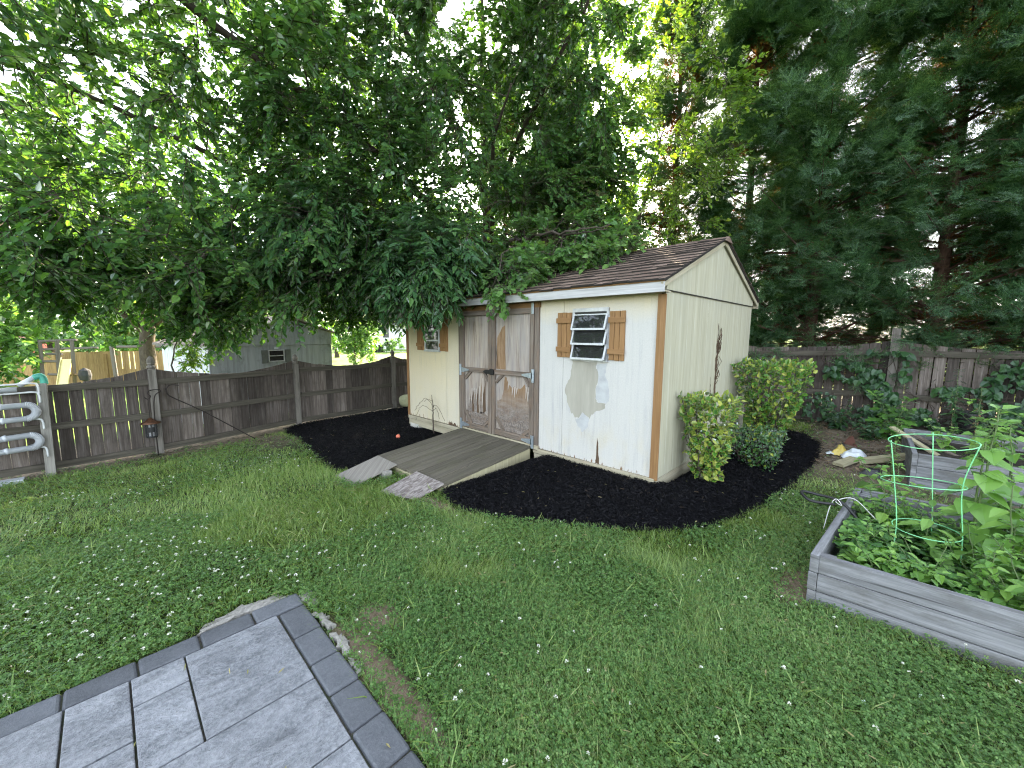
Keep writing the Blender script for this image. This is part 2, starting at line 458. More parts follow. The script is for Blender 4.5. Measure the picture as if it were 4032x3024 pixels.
for p, dn in ((MULCH_R, 6500), (MULCH_L, 5200)):
    s = scat(p, dn); e = scat(p, 1500, .1)
    s = s + rng.normal(size=s.shape) * .025
    n = len(s); z = mulch_z(s[:, 0], s[:, 1], p) + rng.uniform(0, .02, n)
    d = nrmz(np.stack([rng.normal(size=n), rng.normal(size=n), rng.normal(size=n) * .35], 1))
    nn = nrmz(np.stack([rng.normal(size=n) * .5, rng.normal(size=n) * .5, np.ones(n)], 1))
    X, Y, Z = frames(d, nn)
    L = rng.uniform(.015, .055, n); w = rng.uniform(.004, .010, n)
    tv = np.array([(-.5, -.5, 0), (.5, -.4, .0), (.35, .5, .15), (-.4, .45, .1)], float)
    chips.append(inst(tv, np.array([(0, 1, 2, 3)]), np.stack([s[:, 0], s[:, 1], z], 1), X, Y, Z, np.stack([w, L, w], 1)))
    for i in range(len(p)):                           # stray shreds over the turf edge
        a_ = np.array(p[i]); b_ = np.array(p[(i + 1) % len(p)]); L_e = np.linalg.norm(b_ - a_); ne = int(L_e * 260)
        q_ = a_ + (b_ - a_) * rng.random((ne, 1)) + rng.normal(size=(ne, 2)) * .035
        ok = (q_[:, 1] < 4.2) & ~((q_[:, 0] > 0) & (q_[:, 0] < 4.72) & (q_[:, 1] > -.02) & (q_[:, 1] < 3.1)) & ~((q_[:, 0] > 1.6) & (q_[:, 0] < 3.03) & (q_[:, 1] > -2.05)); q_ = q_[ok]; ne = len(q_)
        X, Y, Z = frames(nrmz(np.stack([rng.normal(size=ne), rng.normal(size=ne), rng.normal(size=ne) * .3], 1)), np.array([0, 0, 1.0]) + rng.normal(size=(ne, 3)) * .4)
        chips.append(inst(tv, np.array([(0, 1, 2, 3)]), np.stack([q_[:, 0], q_[:, 1], zg(q_[:, 0], q_[:, 1]) + rng.uniform(.01, .045, ne)], 1), X, Y, Z, np.stack([rng.uniform(.004, .009, ne), rng.uniform(.015, .05, ne), np.full(ne, .005)], 1)))
V, F = joinVF(chips)
tag(npobj("mulch_shreds", V, F, M_CHIP), "loose black shredded bark mulch mounded around the shed", "mulch", kind="stuff")

# ---- patio of grey slabs with a border of darker pavers
t = NT("slate_paver")
v = t.coord()
rv = t.n("CombineXYZ", {0: t.math('MULTIPLY', t.rand(), 40), 1: t.math('MULTIPLY', t.rand(), 17), 2: 0}).outputs[0]
vv = t.n("VectorMath", {0: v, 1: rv}, operation='ADD').outputs[0]
rot = t.n("Mapping", {"Vector": vv, "Rotation": (0, 0, R_(28)), "Scale": (9, 3.2, 1)}).outputs[0]
a = t.noise(rot, 1.0, 8, .62, 1.2); b = t.noise(vv, 60, 5, .7); c = t.noise(vv, 6, 4, .6, .5)
h = t.math('ADD', t.math('MULTIPLY', a, 1.5), t.math('MULTIPLY', b, .35))
rid = t.noise(t.n("Mapping", {"Vector": vv, "Rotation": (0, 0, R_(33)), "Scale": (13, 3.0, 1)}).outputs[0], 1.0, 5, .6, 2.2)
lin_ = t.range(t.math('ABSOLUTE', t.math('SUBTRACT', rid, .5)), 0, .022, 1, 0)
col = t.ramp(a, [(.32, (.105, .112, .124)), (.46, (.16, .169, .184)), (.56, (.205, .214, .23)), (.70, (.275, .284, .30))])
col = t.mix(t.math('MULTIPLY', lin_, t.range(c, .4, .6, .1, .75)), col, (.055, .058, .065))
col = t.mix(t.range(b, .42, .7, 0, .5), col, (.36, .37, .385))
col = t.mix(t.range(c, .5, .72, 0, .5), col, (.105, .11, .122))
tn = t.range(t.rand(), 0, 1, .86, 1.10)
col = t.mix(1.0, col, t.n("CombineXYZ", {0: tn, 1: tn, 2: tn}).outputs[0], 'MULTIPLY')
M_SLAB = t.pbr(col, .75, t.bump(h, 1.0, .022), 0, .3)
t = NT("border_paver")
v = t.coord(); b = t.noise(v, 90, 5, .7); c = t.noise(v, 7, 5, .6)
col = t.ramp(c, [(.3, (.066, .071, .079)), (.7, (.10, .106, .117))])
col = t.mix(t.range(b, .4, .75, 0, .4), col, (.17, .175, .185))
r = t.range(t.rand(), 0, 1, .82, 1.12)
col = t.mix(1.0, col, t.n("CombineXYZ", {0: r, 1: r, 2: r}).outputs[0], 'MULTIPLY')
M_BORD = t.pbr(col, .85, t.bump(t.math('ADD', b, c), .5, .006), 0, .25)
t = NT("joint_sand"); v = t.coord()
M_JOINT = t.pbr(t.mix(t.range(t.noise(v, 7, 5, .7), .45, .65, 0, .8), t.ramp(t.noise(v, 80, 4), [(.3, (.03, .027, .024)), (.7, (.085, .078, .066))]), (.03, .045, .018)), .95, None, 0, .1)
M_CONC = m_plain("rough_concrete", (.30, .285, .255), .95, var=.22, scale=45, bump=.7)
PZ = -.172
mb = MB()
mb.face([(3.765, -3.11, PZ - .014), (9.0, -3.11, PZ - .014), (9.0, -8.5, PZ - .014), (3.765, -8.5, PZ - .014)][::-1])
patio = mb.obj("patio", M_JOINT); tag(patio, kind="structure")
bp_ = MB(); g = .004
def paver(m, x0, x1, y0, y1, z, th=.06, j=.002):
    q = lambda s: random.uniform(-s, s)
    tz = z + q(.0015)
    m.prism([(x0 + g + q(j), y0 + g + q(j), tz + q(.001)), (x1 - g + q(j), y0 + g + q(j), tz + q(.001)), (x1 - g + q(j), y1 - g + q(j), tz + q(.001)), (x0 + g + q(j), y1 - g + q(j), tz + q(.001))], (0, 0, -th))
edge = [3.905, 4.17, 4.415, 4.652, 4.89, 5.122] + [5.122 + .24 * k for k in range(1, 17)]
for a_, b_ in zip(edge[:-1], edge[1:]): paver(bp_, a_, b_, -3.255, -3.105, PZ)
yy = [-3.105, -3.36, -3.605, -3.85, -4.1] + [-4.1 - .245 * k for k in range(1, 18)]
for a_, b_ in zip(yy[:-1], yy[1:]): paver(bp_, 3.755, 3.90, b_, a_, PZ)
bp_.obj("border_pavers", M_BORD, patio, bevel=.012)
sp_ = MB()
S = [(3.90, 4.505, -3.68, -3.258), (3.90, 4.10, -3.88, -3.68), (4.10, 4.505, -3.88, -3.68), (3.90, 4.30, -4.09, -3.88), (4.30, 4.505, -4.29, -3.88),
     (3.90, 4.30, -4.29, -4.09), (4.505, 4.915, -3.88, -3.258), (4.505, 4.915, -4.29, -3.88)]
for k in range(8): S += [(4.915 + .41 * k, 5.325 + .41 * k, -3.67 - .2 * (k % 2), -3.258), (4.915 + .41 * k, 5.325 + .41 * k, -4.29, -3.67 - .2 * (k % 2))]
for yb in range(6):
    for xb in range(8): S.append((3.90 + xb * .61, 4.51 + xb * .61, -4.70 - yb * .41, -4.29 - yb * .41))
for s in S: paver(sp_, *s, PZ + .001, j=.001)
sp_.obj("paving_slabs", M_SLAB, patio, bevel=.004)
# rough concrete haunching that shows outside the border
def ragged(pts, z, wob, nm):
    m = MB(); out = []
    for i in range(len(pts)):
        a_ = np.array(pts[i]); b_ = np.array(pts[(i + 1) % len(pts)])
        for k in range(8):
            p = a_ + (b_ - a_) * k / 8 + rng.normal(size=2) * wob * 1.3
            out.append((p[0], p[1], zgf(p[0], p[1]) + z + rng.uniform(-.003, .002)))
    c = np.mean(np.array(out), 0); c[2] += .004
    n = len(out); m.mesh(out + [c] + [(p[0], p[1], p[2] - .05) for p in out], [(i, (i + 1) % n, n) for i in range(n)] + [((i + 1) % n, i, n + 1 + i, n + 1 + (i + 1) % n) for i in range(n)])
    return m
for pts in ([(3.752, -3.15), (3.752, -3.60), (3.70, -3.57), (3.655, -3.38), (3.70, -3.2)], [(3.78, -3.10), (3.93, -3.10), (3.95, -3.05), (3.8, -3.03)], [(4.02, -3.098), (4.22, -3.098), (4.2, -3.06), (4.08, -3.055)], [(4.26, -3.098), (4.46, -3.098), (4.42, -3.05), (4.3, -3.055)], [(4.5, -3.098), (4.6, -3.098), (4.57, -3.07)]):
    tag(ragged(pts, .022, .008, "x").obj("concrete_footing", M_CONC), kind="structure")
# ================================================================== shed
L_, D_, H_ = 4.705, 3.08, 1.865
t = NT("painted_front_siding")
v = t.coord(); x, y, z = t.sep(v)
fine = t.noise(t.n("Mapping", {"Vector": v, "Scale": (95, 95, 60)}).outputs[0], 1.0, 4, .7)
strk = t.noise(t.n("Mapping", {"Vector": v, "Scale": (16, 16, 1.1)}).outputs[0], 1.0, 5, .65)
blot = t.noise(v, 2.6, 5, .6)
cream = t.math('ADD', t.range(x, 2.6, 1.0, 0, .85), t.math('MULTIPLY', t.range(t.math('ADD', z, t.math('MULTIPLY', blot, .25)), 1.72, 1.98, 0, 1), .75), clamp=True)
cream = t.math('MULTIPLY', cream, t.range(blot, .2, .6, .8, 1.05), clamp=True)
col = t.mix(cream, (.425, .418, .395), (.53, .455, .285))
col = t.mix(t.range(z, 1.0, .2, 0, .35), col, (.43, .42, .385))
dirt = t.math('MULTIPLY', t.range(strk, .5, .72, 0, 1), t.range(blot, .35, .65, .15, .8), clamp=True)
dirt = t.math('MULTIPLY', dirt, t.range(z, 1.75, .5, .25, .95), clamp=True)
dirt = t.math('MULTIPLY', dirt, t.range(x, 1.5, 3.0, .4, 1))
col = t.mix(dirt, col, (.25, .26, .275))
yl = t.noise(t.n("Mapping", {"Vector": v, "Scale": (5, 5, 2.2), "Location": (3, 1, 2)}).outputs[0], 1.0, 4, .6)
col = t.mix(t.math('MULTIPLY', t.range(yl, .5, .68, 0, .4), t.range(z, .8, .05, 0, 1)), col, (.44, .37, .21))
gro = t.math('ABSOLUTE', t.math('SUBTRACT', t.math('FRACT', t.math('DIVIDE', t.math('ADD', x, .04), .2032)), .5))
gl = t.math('MULTIPLY', t.range(gro, .488, .497, 0, 1), t.range(blot, .4, .66, .0, .22))
col = t.mix(gl, col, (.23, .23, .225))
rot_ = t.noise(t.n("Mapping", {"Vector": v, "Scale": (34, 34, 6), "Location": (7, 0, 0)}).outputs[0], 1.0, 4, .6)
drip = t.noise(t.n("Mapping", {"Vector": v, "Scale": (42, 42, 1.6), "Location": (1, 5, 0)}).outputs[0], 1.0, 4, .6)
col = t.mix(t.math('MULTIPLY', t.range(drip, .58, .70, 0, .55), t.range(blot, .42, .62, 0, 1)), col, (.27, .265, .25))
fv_ = t.range(fine, .3, .7, .90, 1.06)
col = t.mix(1.0, col, t.n("CombineXYZ", {0: fv_, 1: fv_, 2: fv_}).outputs[0], 'MULTIPLY')
rm = t.range(t.math('ADD', rot_, t.range(z, 0.0, .16, .14, -.3)), .655, .68, 0, 1)
col = t.mix(rm, col, (.16, .10, .06))
M_SIDE = t.pbr(col, .75, t.bump(t.math('ADD', fine, t.math('MULTIPLY', gl, -1.2)), .35, .004), 0, .25)

t = NT("painted_side_siding")
v = t.coord(); x, y, z = t.sep(v)
fine = t.noise(t.n("Mapping", {"Vector": v, "Scale": (60, 60, 20)}).outputs[0], 1.0, 4, .7)
strk = t.noise(t.n("Mapping", {"Vector": v, "Scale": (20, 20, .9)}).outputs[0], 1.0, 5, .7)
blot = t.noise(v, 1.7, 5, .6)
col = t.ramp(strk, [(.3, (.27, .26, .19)), (.5, (.345, .33, .245)), (.72, (.41, .39, .30))])
col = t.mix(t.range(blot, .45, .7, 0, .5), col, (.33, .325, .265))
gro = t.math('ABSOLUTE', t.math('SUBTRACT', t.math('FRACT', t.math('DIVIDE', t.math('ADD', y, .02), .2032)), .5))
gl = t.range(gro, .478, .49, 0, 1)
chk = t.noise(t.n("Mapping", {"Vector": v, "Scale": (9, 9, 3)}).outputs[0], 1.0, 4, .6)
col = t.mix(t.math('MULTIPLY', gl, t.range(chk, .35, .6, .1, .85)), col, (.50, .49, .42))
col = t.mix(t.math('MULTIPLY', t.range(strk, .6, .75, 0, .5), t.range(z, 1.2, .2, 0, 1)), col, (.30, .27, .18))
M_SIDE2 = t.pbr(col, .8, t.bump(t.math('ADD', fine, gl), .35, .004), 0, .2)
M_TRIMO = m_wood("ochre_paint", (0.185, 0.097, 0.038), (0.248, 0.139, 0.059), (0.286, 0.168, 0.080), 1.2, 30, .6, .25, .08, (0.202, 0.109, 0.050), .35)
M_BROWN = m_wood("brown_header", (0.134, 0.071, 0.029), (0.185, 0.105, 0.042), None, 1.2, 30, .7, .3, .1)
M_WHITE = m_wood("worn_white_paint", (0.311, 0.311, 0.311), (0.428, 0.428, 0.424), (0.479, 0.479, 0.479), .8, 22, .7, .25, .06, (0.302, 0.302, 0.311), .45)
M_BASE = m_wood("cream_base_board", (0.277, 0.252, 0.168), (0.370, 0.336, 0.244), (0.420, 0.386, 0.302), 1.0, 26, .8, .3, .08, (0.252, 0.210, 0.143), .6)
M_GREYW = m_wood("grey_door_timber", (0.0840, 0.0657, 0.0520), (0.1680, 0.1378, 0.1120), (0.2800, 0.2385, 0.2000), 1.4, 42, .9, .6, .2, (0.1904, 0.1272, 0.0850), .6, .5)
t = NT("weathered_plywood")
v = t.coord(); x, y, z = t.sep(v)
g1 = t.noise(t.n("Mapping", {"Vector": v, "Scale": (26, 26, 1.6)}).outputs[0], 1.0, 6, .7, .4)
g2 = t.noise(t.n("Mapping", {"Vector": v, "Scale": (7, 7, 1.2)}).outputs[0], 1.0, 5, .6)
g3 = t.noise(t.n("Mapping", {"Vector": v, "Scale": (70, 70, 55)}).outputs[0], 1.0, 4, .8)
col = t.ramp(g1, [(.32, (.10, .076, .057)), (.44, (.23, .186, .148)), (.66, (.385, .335, .28))])
col = t.mix(t.range(g2, .42, .64, 0, .6), col, (.26, .25, .245))
col = t.mix(t.range(x, 2.2, 2.3, 0, .3), col, (.25, .232, .22))
col = t.mix(t.math('MULTIPLY', t.range(g3, .48, .6, 0, .8), t.math('MULTIPLY', t.range(z, .62, .2, 0, 1), t.range(g2, .3, .55, .5, 1)), clamp=True), col, (.10, .085, .08))
M_PLY = t.pbr(col, .9, t.bump(t.math('ADD', g1, g3), .5, .004), 0, .15)
t = NT("bare_torn_wood")
v = t.coord(); x, y, z = t.sep(v)
g1 = t.noise(t.n("Mapping", {"Vector": v, "Scale": (50, 50, 3.0)}).outputs[0], 1.0, 6, .7, .6)
g2 = t.noise(t.n("Mapping", {"Vector": v, "Scale": (5, 5, 16)}).outputs[0], 1.0, 5, .65)
g3 = t.noise(t.n("Mapping", {"Vector": v, "Scale": (75, 75, 65)}).outputs[0], 1.0, 4, .8)
col = t.ramp(g1, [(.3, (.10, .058, .030)), (.52, (.215, .14, .082)), (.75, (.30, .215, .14))])
grey = t.math('MULTIPLY', t.range(z, .76, .42, 0, .95), t.range(g2, .3, .55, .45, 1), clamp=True)
col = t.mix(grey, col, t.ramp(g2, [(.35, (.14, .122, .112)), (.7, (.26, .228, .20))]))
col = t.mix(t.math('MULTIPLY', t.range(g3, .46, .58, 0, .85), t.range(z, .58, .25, 0, 1), clamp=True), col, (.075, .065, .06))
M_TORN = t.pbr(col, .9, t.bump(t.math('ADD', g1, g3), .6, .006), 0, .1)
M_TORND = m_wood("dark_split_wood", (0.0450, 0.0298, 0.0200), (0.0975, 0.0638, 0.0400), None, 2, 40)
M_SPL = m_wood("pale_splinters", (.28, .25, .21), (.40, .36, .32), None, 2, 60)
M_DARK = m_plain("dark_interior", (.012, .011, .01), .9, var=.05)
M_ALU = m_plain("dull_aluminium", (0.420, 0.428, 0.445), .45, .55, .5, .12, 20)
M_ALUW = m_plain("white_sash_metal", (0.462, 0.479, 0.496), .4, .15, .5, .08, 25)
M_GALV = m_plain("galvanised_hinge", (.36, .41, .45), .42, .75, .5, .15, 30)
M_BLACK = m_plain("black_iron", (.012, .012, .013), .4, .3, .5, .2, 30)
M_STRIPE = m_plain("dark_drip_edge", (.025, .02, .018), .7)
t = NT("window_glass")
gls = t.n("BsdfGlossy", {"Color": (.85, .88, .9, 1), "Roughness": .03}); tr = t.n("BsdfTransparent", {"Color": (.55, .58, .58, 1)})
dif = t.n("BsdfDiffuse", {"Color": (.045, .047, .046, 1)})
f = t.n("Fresnel", {"IOR": 1.5}).outputs[0]
m0 = t.n("MixShader", {0: t.range(t.noise(t.coord(), 22, 4, .7), .3, .7, .25, .6), 1: tr.outputs[0], 2: dif.outputs[0]})
m1 = t.n("MixShader", {0: t.math('MULTIPLY', f, 1.6, clamp=True), 1: m0.outputs[0], 2: gls.outputs[0]})
t.t.links.new(m1.outputs[0], t.out.inputs[0]); M_GLASS = t.m
t = NT("brown_shingle")
v = t.coord(); a = t.noise(v, 120, 4, .8); b = t.noise(v, 2.4, 4, .6)
col = t.ramp(t.rand(), [(0, (.085, .060, .046)), (.5, (.135, .096, .074)), (1, (.195, .142, .112))])
col = t.mix(t.range(a, .4, .7, 0, .5), col, (.22, .165, .14))
col = t.mix(t.range(b, .5, .7, 0, .5), col, (.07, .055, .045))
M_SHING = t.pbr(col, .95, t.bump(a, .8, .004), 0, .1)

shed = empty("garden_shed", (2.35, 1.54, -.05), "weathered cream shed with brown shingle roof, grey plywood double doors and ochre shutters", "shed")
def wallpanel(name, holes, x0, x1, z0=.0, z1=1.90, y0=0.0, y1=.018, mat=M_SIDE):
    m = MB(); xs_ = sorted({x0, x1} | {h[0] for h in holes} | {h[1] for h in holes}); zs_ = sorted({z0, z1} | {h[2] for h in holes} | {h[3] for h in holes})
    for a, b in zip(xs_[:-1], xs_[1:]):
        for c, d in zip(zs_[:-1], zs_[1:]):
            if any(h[0] - 1e-6 <= a and b <= h[1] + 1e-6 and h[2] - 1e-6 <= c and d <= h[3] + 1e-6 for h in holes): continue
            m.box((a, y0, c), (b, y1, d))
    return m.obj(name, mat, shed)
WL = (.575, .985, 1.185, 1.735); WR = (3.64, 4.085, 1.185, 1.75)
wallpanel("front_wall", [WL], .0, 1.148)
wallpanel("front_wall", [], 1.152, 1.512)
wallpanel("front_wall", [], 3.124, 3.492)
wallpanel("front_wall", [WR], 3.496, 4.66)
m = MB(); m.box((L_ - .018, .0, 0), (L_, 1.218, 1.895)); m.box((L_ - .018, 1.2205, 0), (L_, 2.438, 1.895)); m.box((L_ - .018, 2.4405, 0), (L_, D_, 1.895)); m.obj("side_wall", M_SIDE2, shed)
m = MB(); m.box((0, .02, 0), (.018, D_, 1.9)); m.obj("side_wall", M_SIDE2, shed)
m = MB(); m.box((.02, D_ - .018, 0), (L_ - .02, D_, 1.9)); m.obj("rear_wall", M_SIDE2, shed)
m = MB(); m.box((.03, .03, -.04), (L_ - .03, D_ - .03, .0)); m.obj("floor", M_DARK, shed)
RZ = 2.632; MID = D_ / 2
sl_ = (RZ - 1.985) / (MID + .16)         # front and rear pitch
for nm, xx in (("gable", L_ - .012), ("gable", 0.0)):
    m = MB()
    m.prism([(xx, -.0, 1.90), (xx, D_, 1.90), (xx, D_, 1.985 + .14 * sl_), (xx, MID, RZ - .02), (xx, 0, 1.985 + .14 * sl_)], (.022, 0, 0))
    m.obj(nm, M_SIDE2, shed)
m = MB(); m.box((L_ + .0102, .002, 1.893), (L_ + .016, D_ - .002, 1.903)); m.obj("seam_flashing", M_STRIPE, shed)
# corner trims
m = MB(); m.box((4.64, -.022, -.01), (L_ + .016, -.0025, 1.862)); m.obj("corner_trim", M_TRIMO, shed, bevel=.002)
m = MB(); m.box((-.018, -.022, -.02), (.035, -.0025, 1.862)); m.box((-.018, -.0025, -.02), (-.0015, .05, 1.862)); m.obj("corner_trim", M_TRIMO, shed, bevel=.002)
# base boards and skids
for a, b, z0, z1, dz in ((-.0, 1.60, -.105, -.004, .0), (3.05, 4.69, -.105, -.004, .03)):
    m = MB()
    m.beam((a, -.012, z0 + .07), (b, -.012, z0 + .07 + dz * .3), .028, .06); m.beam((a + .01, -.006, z0 - .02), (b - .01, -.006, z0 - .02 + dz * .5), .022, .105)
    m.obj("base_board", M_BASE, shed, bevel=.003)
m = MB(); m.box((1.5, -.03, -.02), (3.13, .0, .036)); m.obj("door_sill", M_BASE, shed, bevel=.002)
m = MB(); m.box((L_ - .03, .0, -.14), (L_ + .002, D_, -.003)); m.obj("base_board", M_BASE, shed)
m = MB(); m.box((0, .05, -.14), (.03, D_, -.003)); m.box((.03, D_ - .03, -.14), (L_ - .03, D_, -.003)); m.obj("base_board", M_BASE, shed)
# roof deck, shingles, fascia
XA, XB = -.055, L_ + .05
def roof_side(front):
    sgn = -1 if front else 1
    ye = -.16 if front else D_ + .16
    p0 = np.array((0, ye, 1.972)); p1 = np.array((0, MID, RZ - .0)); d = p1 - p0; Ls = np.linalg.norm(d); d = d / Ls
    nrm = np.array((0, -d[2] * (1 if front else -1), abs(d[1]))); nrm = np.array((0, -d[2], d[1])) if front else np.array((0, d[2], -d[1]))
    nrm = nrm / np.linalg.norm(nrm)
    m = MB(); m.obox(((XA + XB) / 2, *((p0 + p1) / 2 - nrm * .009)[1:]), ((XB - XA) / 2, 0, 0), d * (Ls / 2 - .002), nrm * .007)
    m.obj("roof_deck", M_STRIPE, shed)
    m = MB(); n = 13; ex = Ls / n
    for r in range(n):
        xx = XA - .012
        off = random.uniform(.05, .25)
        first = True
        while xx < XB + .012:
            w = (off if first else random.choice((.11, .14, .17, .2, .3))); first = False
            x1 = min(xx + w, XB + .014)
            j = random.choice((0, 0, 0, .012)) + random.uniform(-.003, .003)
            s0 = r * ex - j - (.012 if r == 0 else 0); s1 = (r + 1) * ex + .03
            th = random.uniform(.014, .021)
            c0 = p0 + d * s0 + nrm * .006; c1 = p0 + d * min(s1, Ls + .01)
            gp = .0015
            lift = random.choice((0, 0, 0, 0, .007))
            vs = []
            for xq in (xx + gp, x1 - gp):
                vs += [(xq, *(c0 + nrm * lift)[1:]), (xq, *(c0 + nrm * (th + lift))[1:]), (xq, *(c1 + nrm * .008)[1:]), (xq, *(c1 + nrm * .001)[1:])]
            m.mesh(vs, [(0, 1, 2, 3), (7, 6, 5, 4), (0, 4, 5, 1), (1, 5, 6, 2), (0, 3, 7, 4), (2, 6, 7, 3)])
            m.M[-4] = 1; m.M[-6] = m.M[-5] = 1
            xx = x1
    return m
m = roof_side(True); m2 = roof_side(False)
off = len(m.V); m.V += m2.V; m.F += [tuple(i + off for i in f) for f in m2.F]; m.U += m2.U; m.M += m2.M
k = 0
xx = XA
while xx < XB:                                     # ridge caps
    x1 = min(xx + .15, XB + .01); zt = RZ + .022 + random.uniform(0, .006)
    m.mesh([(xx, MID - .13, RZ - .042), (xx, MID, zt), (xx, MID + .13, RZ - .042), (x1 + .02, MID - .13, RZ - .05), (x1 + .02, MID, zt - .008), (x1 + .02, MID + .13, RZ - .05)],
           [(0, 3, 4, 1), (1, 4, 5, 2), (0, 1, 2), (3, 5, 4)]); xx = x1
m.obj("roof_shingles", [M_SHING, M_STRIPE], shed)
m = MB(); m.box((XA, -.158, 1.87), (2.42, -.138, 1.966)); m.box((2.424, -.158, 1.868), (XB, -.138, 1.966)); m.obj("fascia", M_WHITE, shed, bevel=.002)
m = MB(); m.box((XA, -.165, 1.962), (XB + .004, -.1585, 1.978)); m.obj("drip_edge", M_BROWN, shed)
m = MB(); m.box((XA, -.137, 1.872), (XB, -.001, 1.884)); m.obj("soffit", M_BASE, shed)
m = MB(); m.box((XA, D_ + .138, 1.87), (XB, D_ + .158, 1.966)); m.box((XA, D_ + .001, 1.872), (XB, D_ + .137, 1.884)); m.obj("fascia", M_BASE, shed)
for xx in (L_ + .012, -.055):
    m = MB()
    for ye in (-.157, D_ + .157):
        p0 = np.array((xx + .02, ye, 1.935)); p1 = np.array((xx + .02, MID, RZ - .043)); 
        m.beam(p0, p1, .018, .06)
    m.obj("rake_board", M_BASE, shed)
# worn paint and rot on the walls, as thin layers with their own outline
def jag(poly, amp, n=3):
    out = []
    for i in range(len(poly)):
        a = np.array(poly[i]); b = np.array(poly[(i + 1) % len(poly)]); out.append(tuple(a))
        for k in range(1, n): out.append(tuple(a + (b - a) * k / n + rng.normal(size=2) * amp))
    return out
def patch(name, poly, y, th, mat, amp=.006, n=3):
    m = MB(); m.prism([(p[0], y, p[1]) for p in jag(poly, amp, n)], (0, th, 0)); return m.obj(name, mat, shed)
M_P1 = m_wood("bare_primer", (0.2868, 0.2747, 0.2281), (0.3276, 0.3146, 0.2646), None, .5, 3, .8, .1, 0.0)
M_P2 = m_plain("pale_blue_primer", (0.3812, 0.3922, 0.3935), .8, var=.12, scale=9, bump=.2)
patch("bare_primer_patch", [(3.631, 1.163), (3.961, 1.158), (3.95, 1.11), (3.977, 1.056), (3.979, 0.932), (3.953, 0.86), (3.957, 0.749), (3.994, 0.704), (4.091, 0.707), (4.082, 0.653), (3.981, 0.612), (3.95, 0.579), (3.91, 0.559), (3.887, 0.505), (3.836, 0.541), (3.784, 0.569), (3.735, 0.492), (3.682, 0.489), (3.628, 0.532), (3.59, 0.617), (3.56, 0.702), (3.526, 0.803), (3.564, 0.896), (3.606, 0.973), (3.621, 1.075)], -.0015, .001, M_P1)
patch("pale_primer_patch", [(3.952, 1.13), (4.085, 1.158), (4.07, 1.03), (4.12, 0.884), (4.135, 0.78), (4.105, 0.71), (4.091, 0.71), (4.001, 0.707), (3.962, 0.749), (3.957, 0.86), (3.985, 0.933), (3.979, 1.056)], -.0012, .0008, M_P2, .006, 4)
patch("pale_primer_patch", [(3.69, .482), (3.735, .485), (3.784, .562), (3.836, .534), (3.88, .50), (3.86, .40), (3.79, .33), (3.72, .40)], -.0012, .0008, M_P2, .006, 4)
patch("rotten_strip", [(3.985, .0), (4.0, .30), (4.012, .22), (4.02, .1), (4.03, .0)], -.002, .0015, M_TORND, .003)
patch("rotten_strip", [(1.20, .0), (1.215, .07), (1.24, .03), (1.27, .06), (1.30, .02), (1.36, .05), (1.42, .0)], -.002, .0015, M_TORND, .006)
def patchx(name, poly, mat, amp):
    m = MB(); m.prism([(L_ + .0025, p[0], p[1]) for p in jag(poly, amp, 4)], (-.0015, 0, 0)); return m.obj(name, mat, shed)
patchx("rotten_strip", [(1.60, .66), (1.585, .85), (1.60, 1.0), (1.57, 1.15), (1.60, 1.25), (1.575, 1.33), (1.60, 1.40), (1.61, 1.62), (1.625, 1.42), (1.70, 1.32), (1.655, 1.26), (1.66, 1.1), (1.635, .95), (1.65, .8), (1.66, .66)], M_TORND, .010)
patchx("rotten_strip", [(1.42, .65), (1.44, .8), (1.43, .95), (1.45, .8), (1.47, .66)], M_TORND, .008)
m = MB()
for k in range(16):                                 # shreds of dead stem clinging to the rotten strip
    z0 = random.uniform(.75, 1.5); y0 = 1.62 + random.uniform(-.03, .05)
    m.tube(smooth_path([(L_ + .006, y0, z0), (L_ + .03, y0 + random.uniform(-.05, .06), z0 + .06), (L_ + .012, y0 + random.uniform(-.05, .06), z0 + .14)], 3, .003), random.uniform(.002, .005), 5)
m.obj("dead_stem", M_TORND, shed)

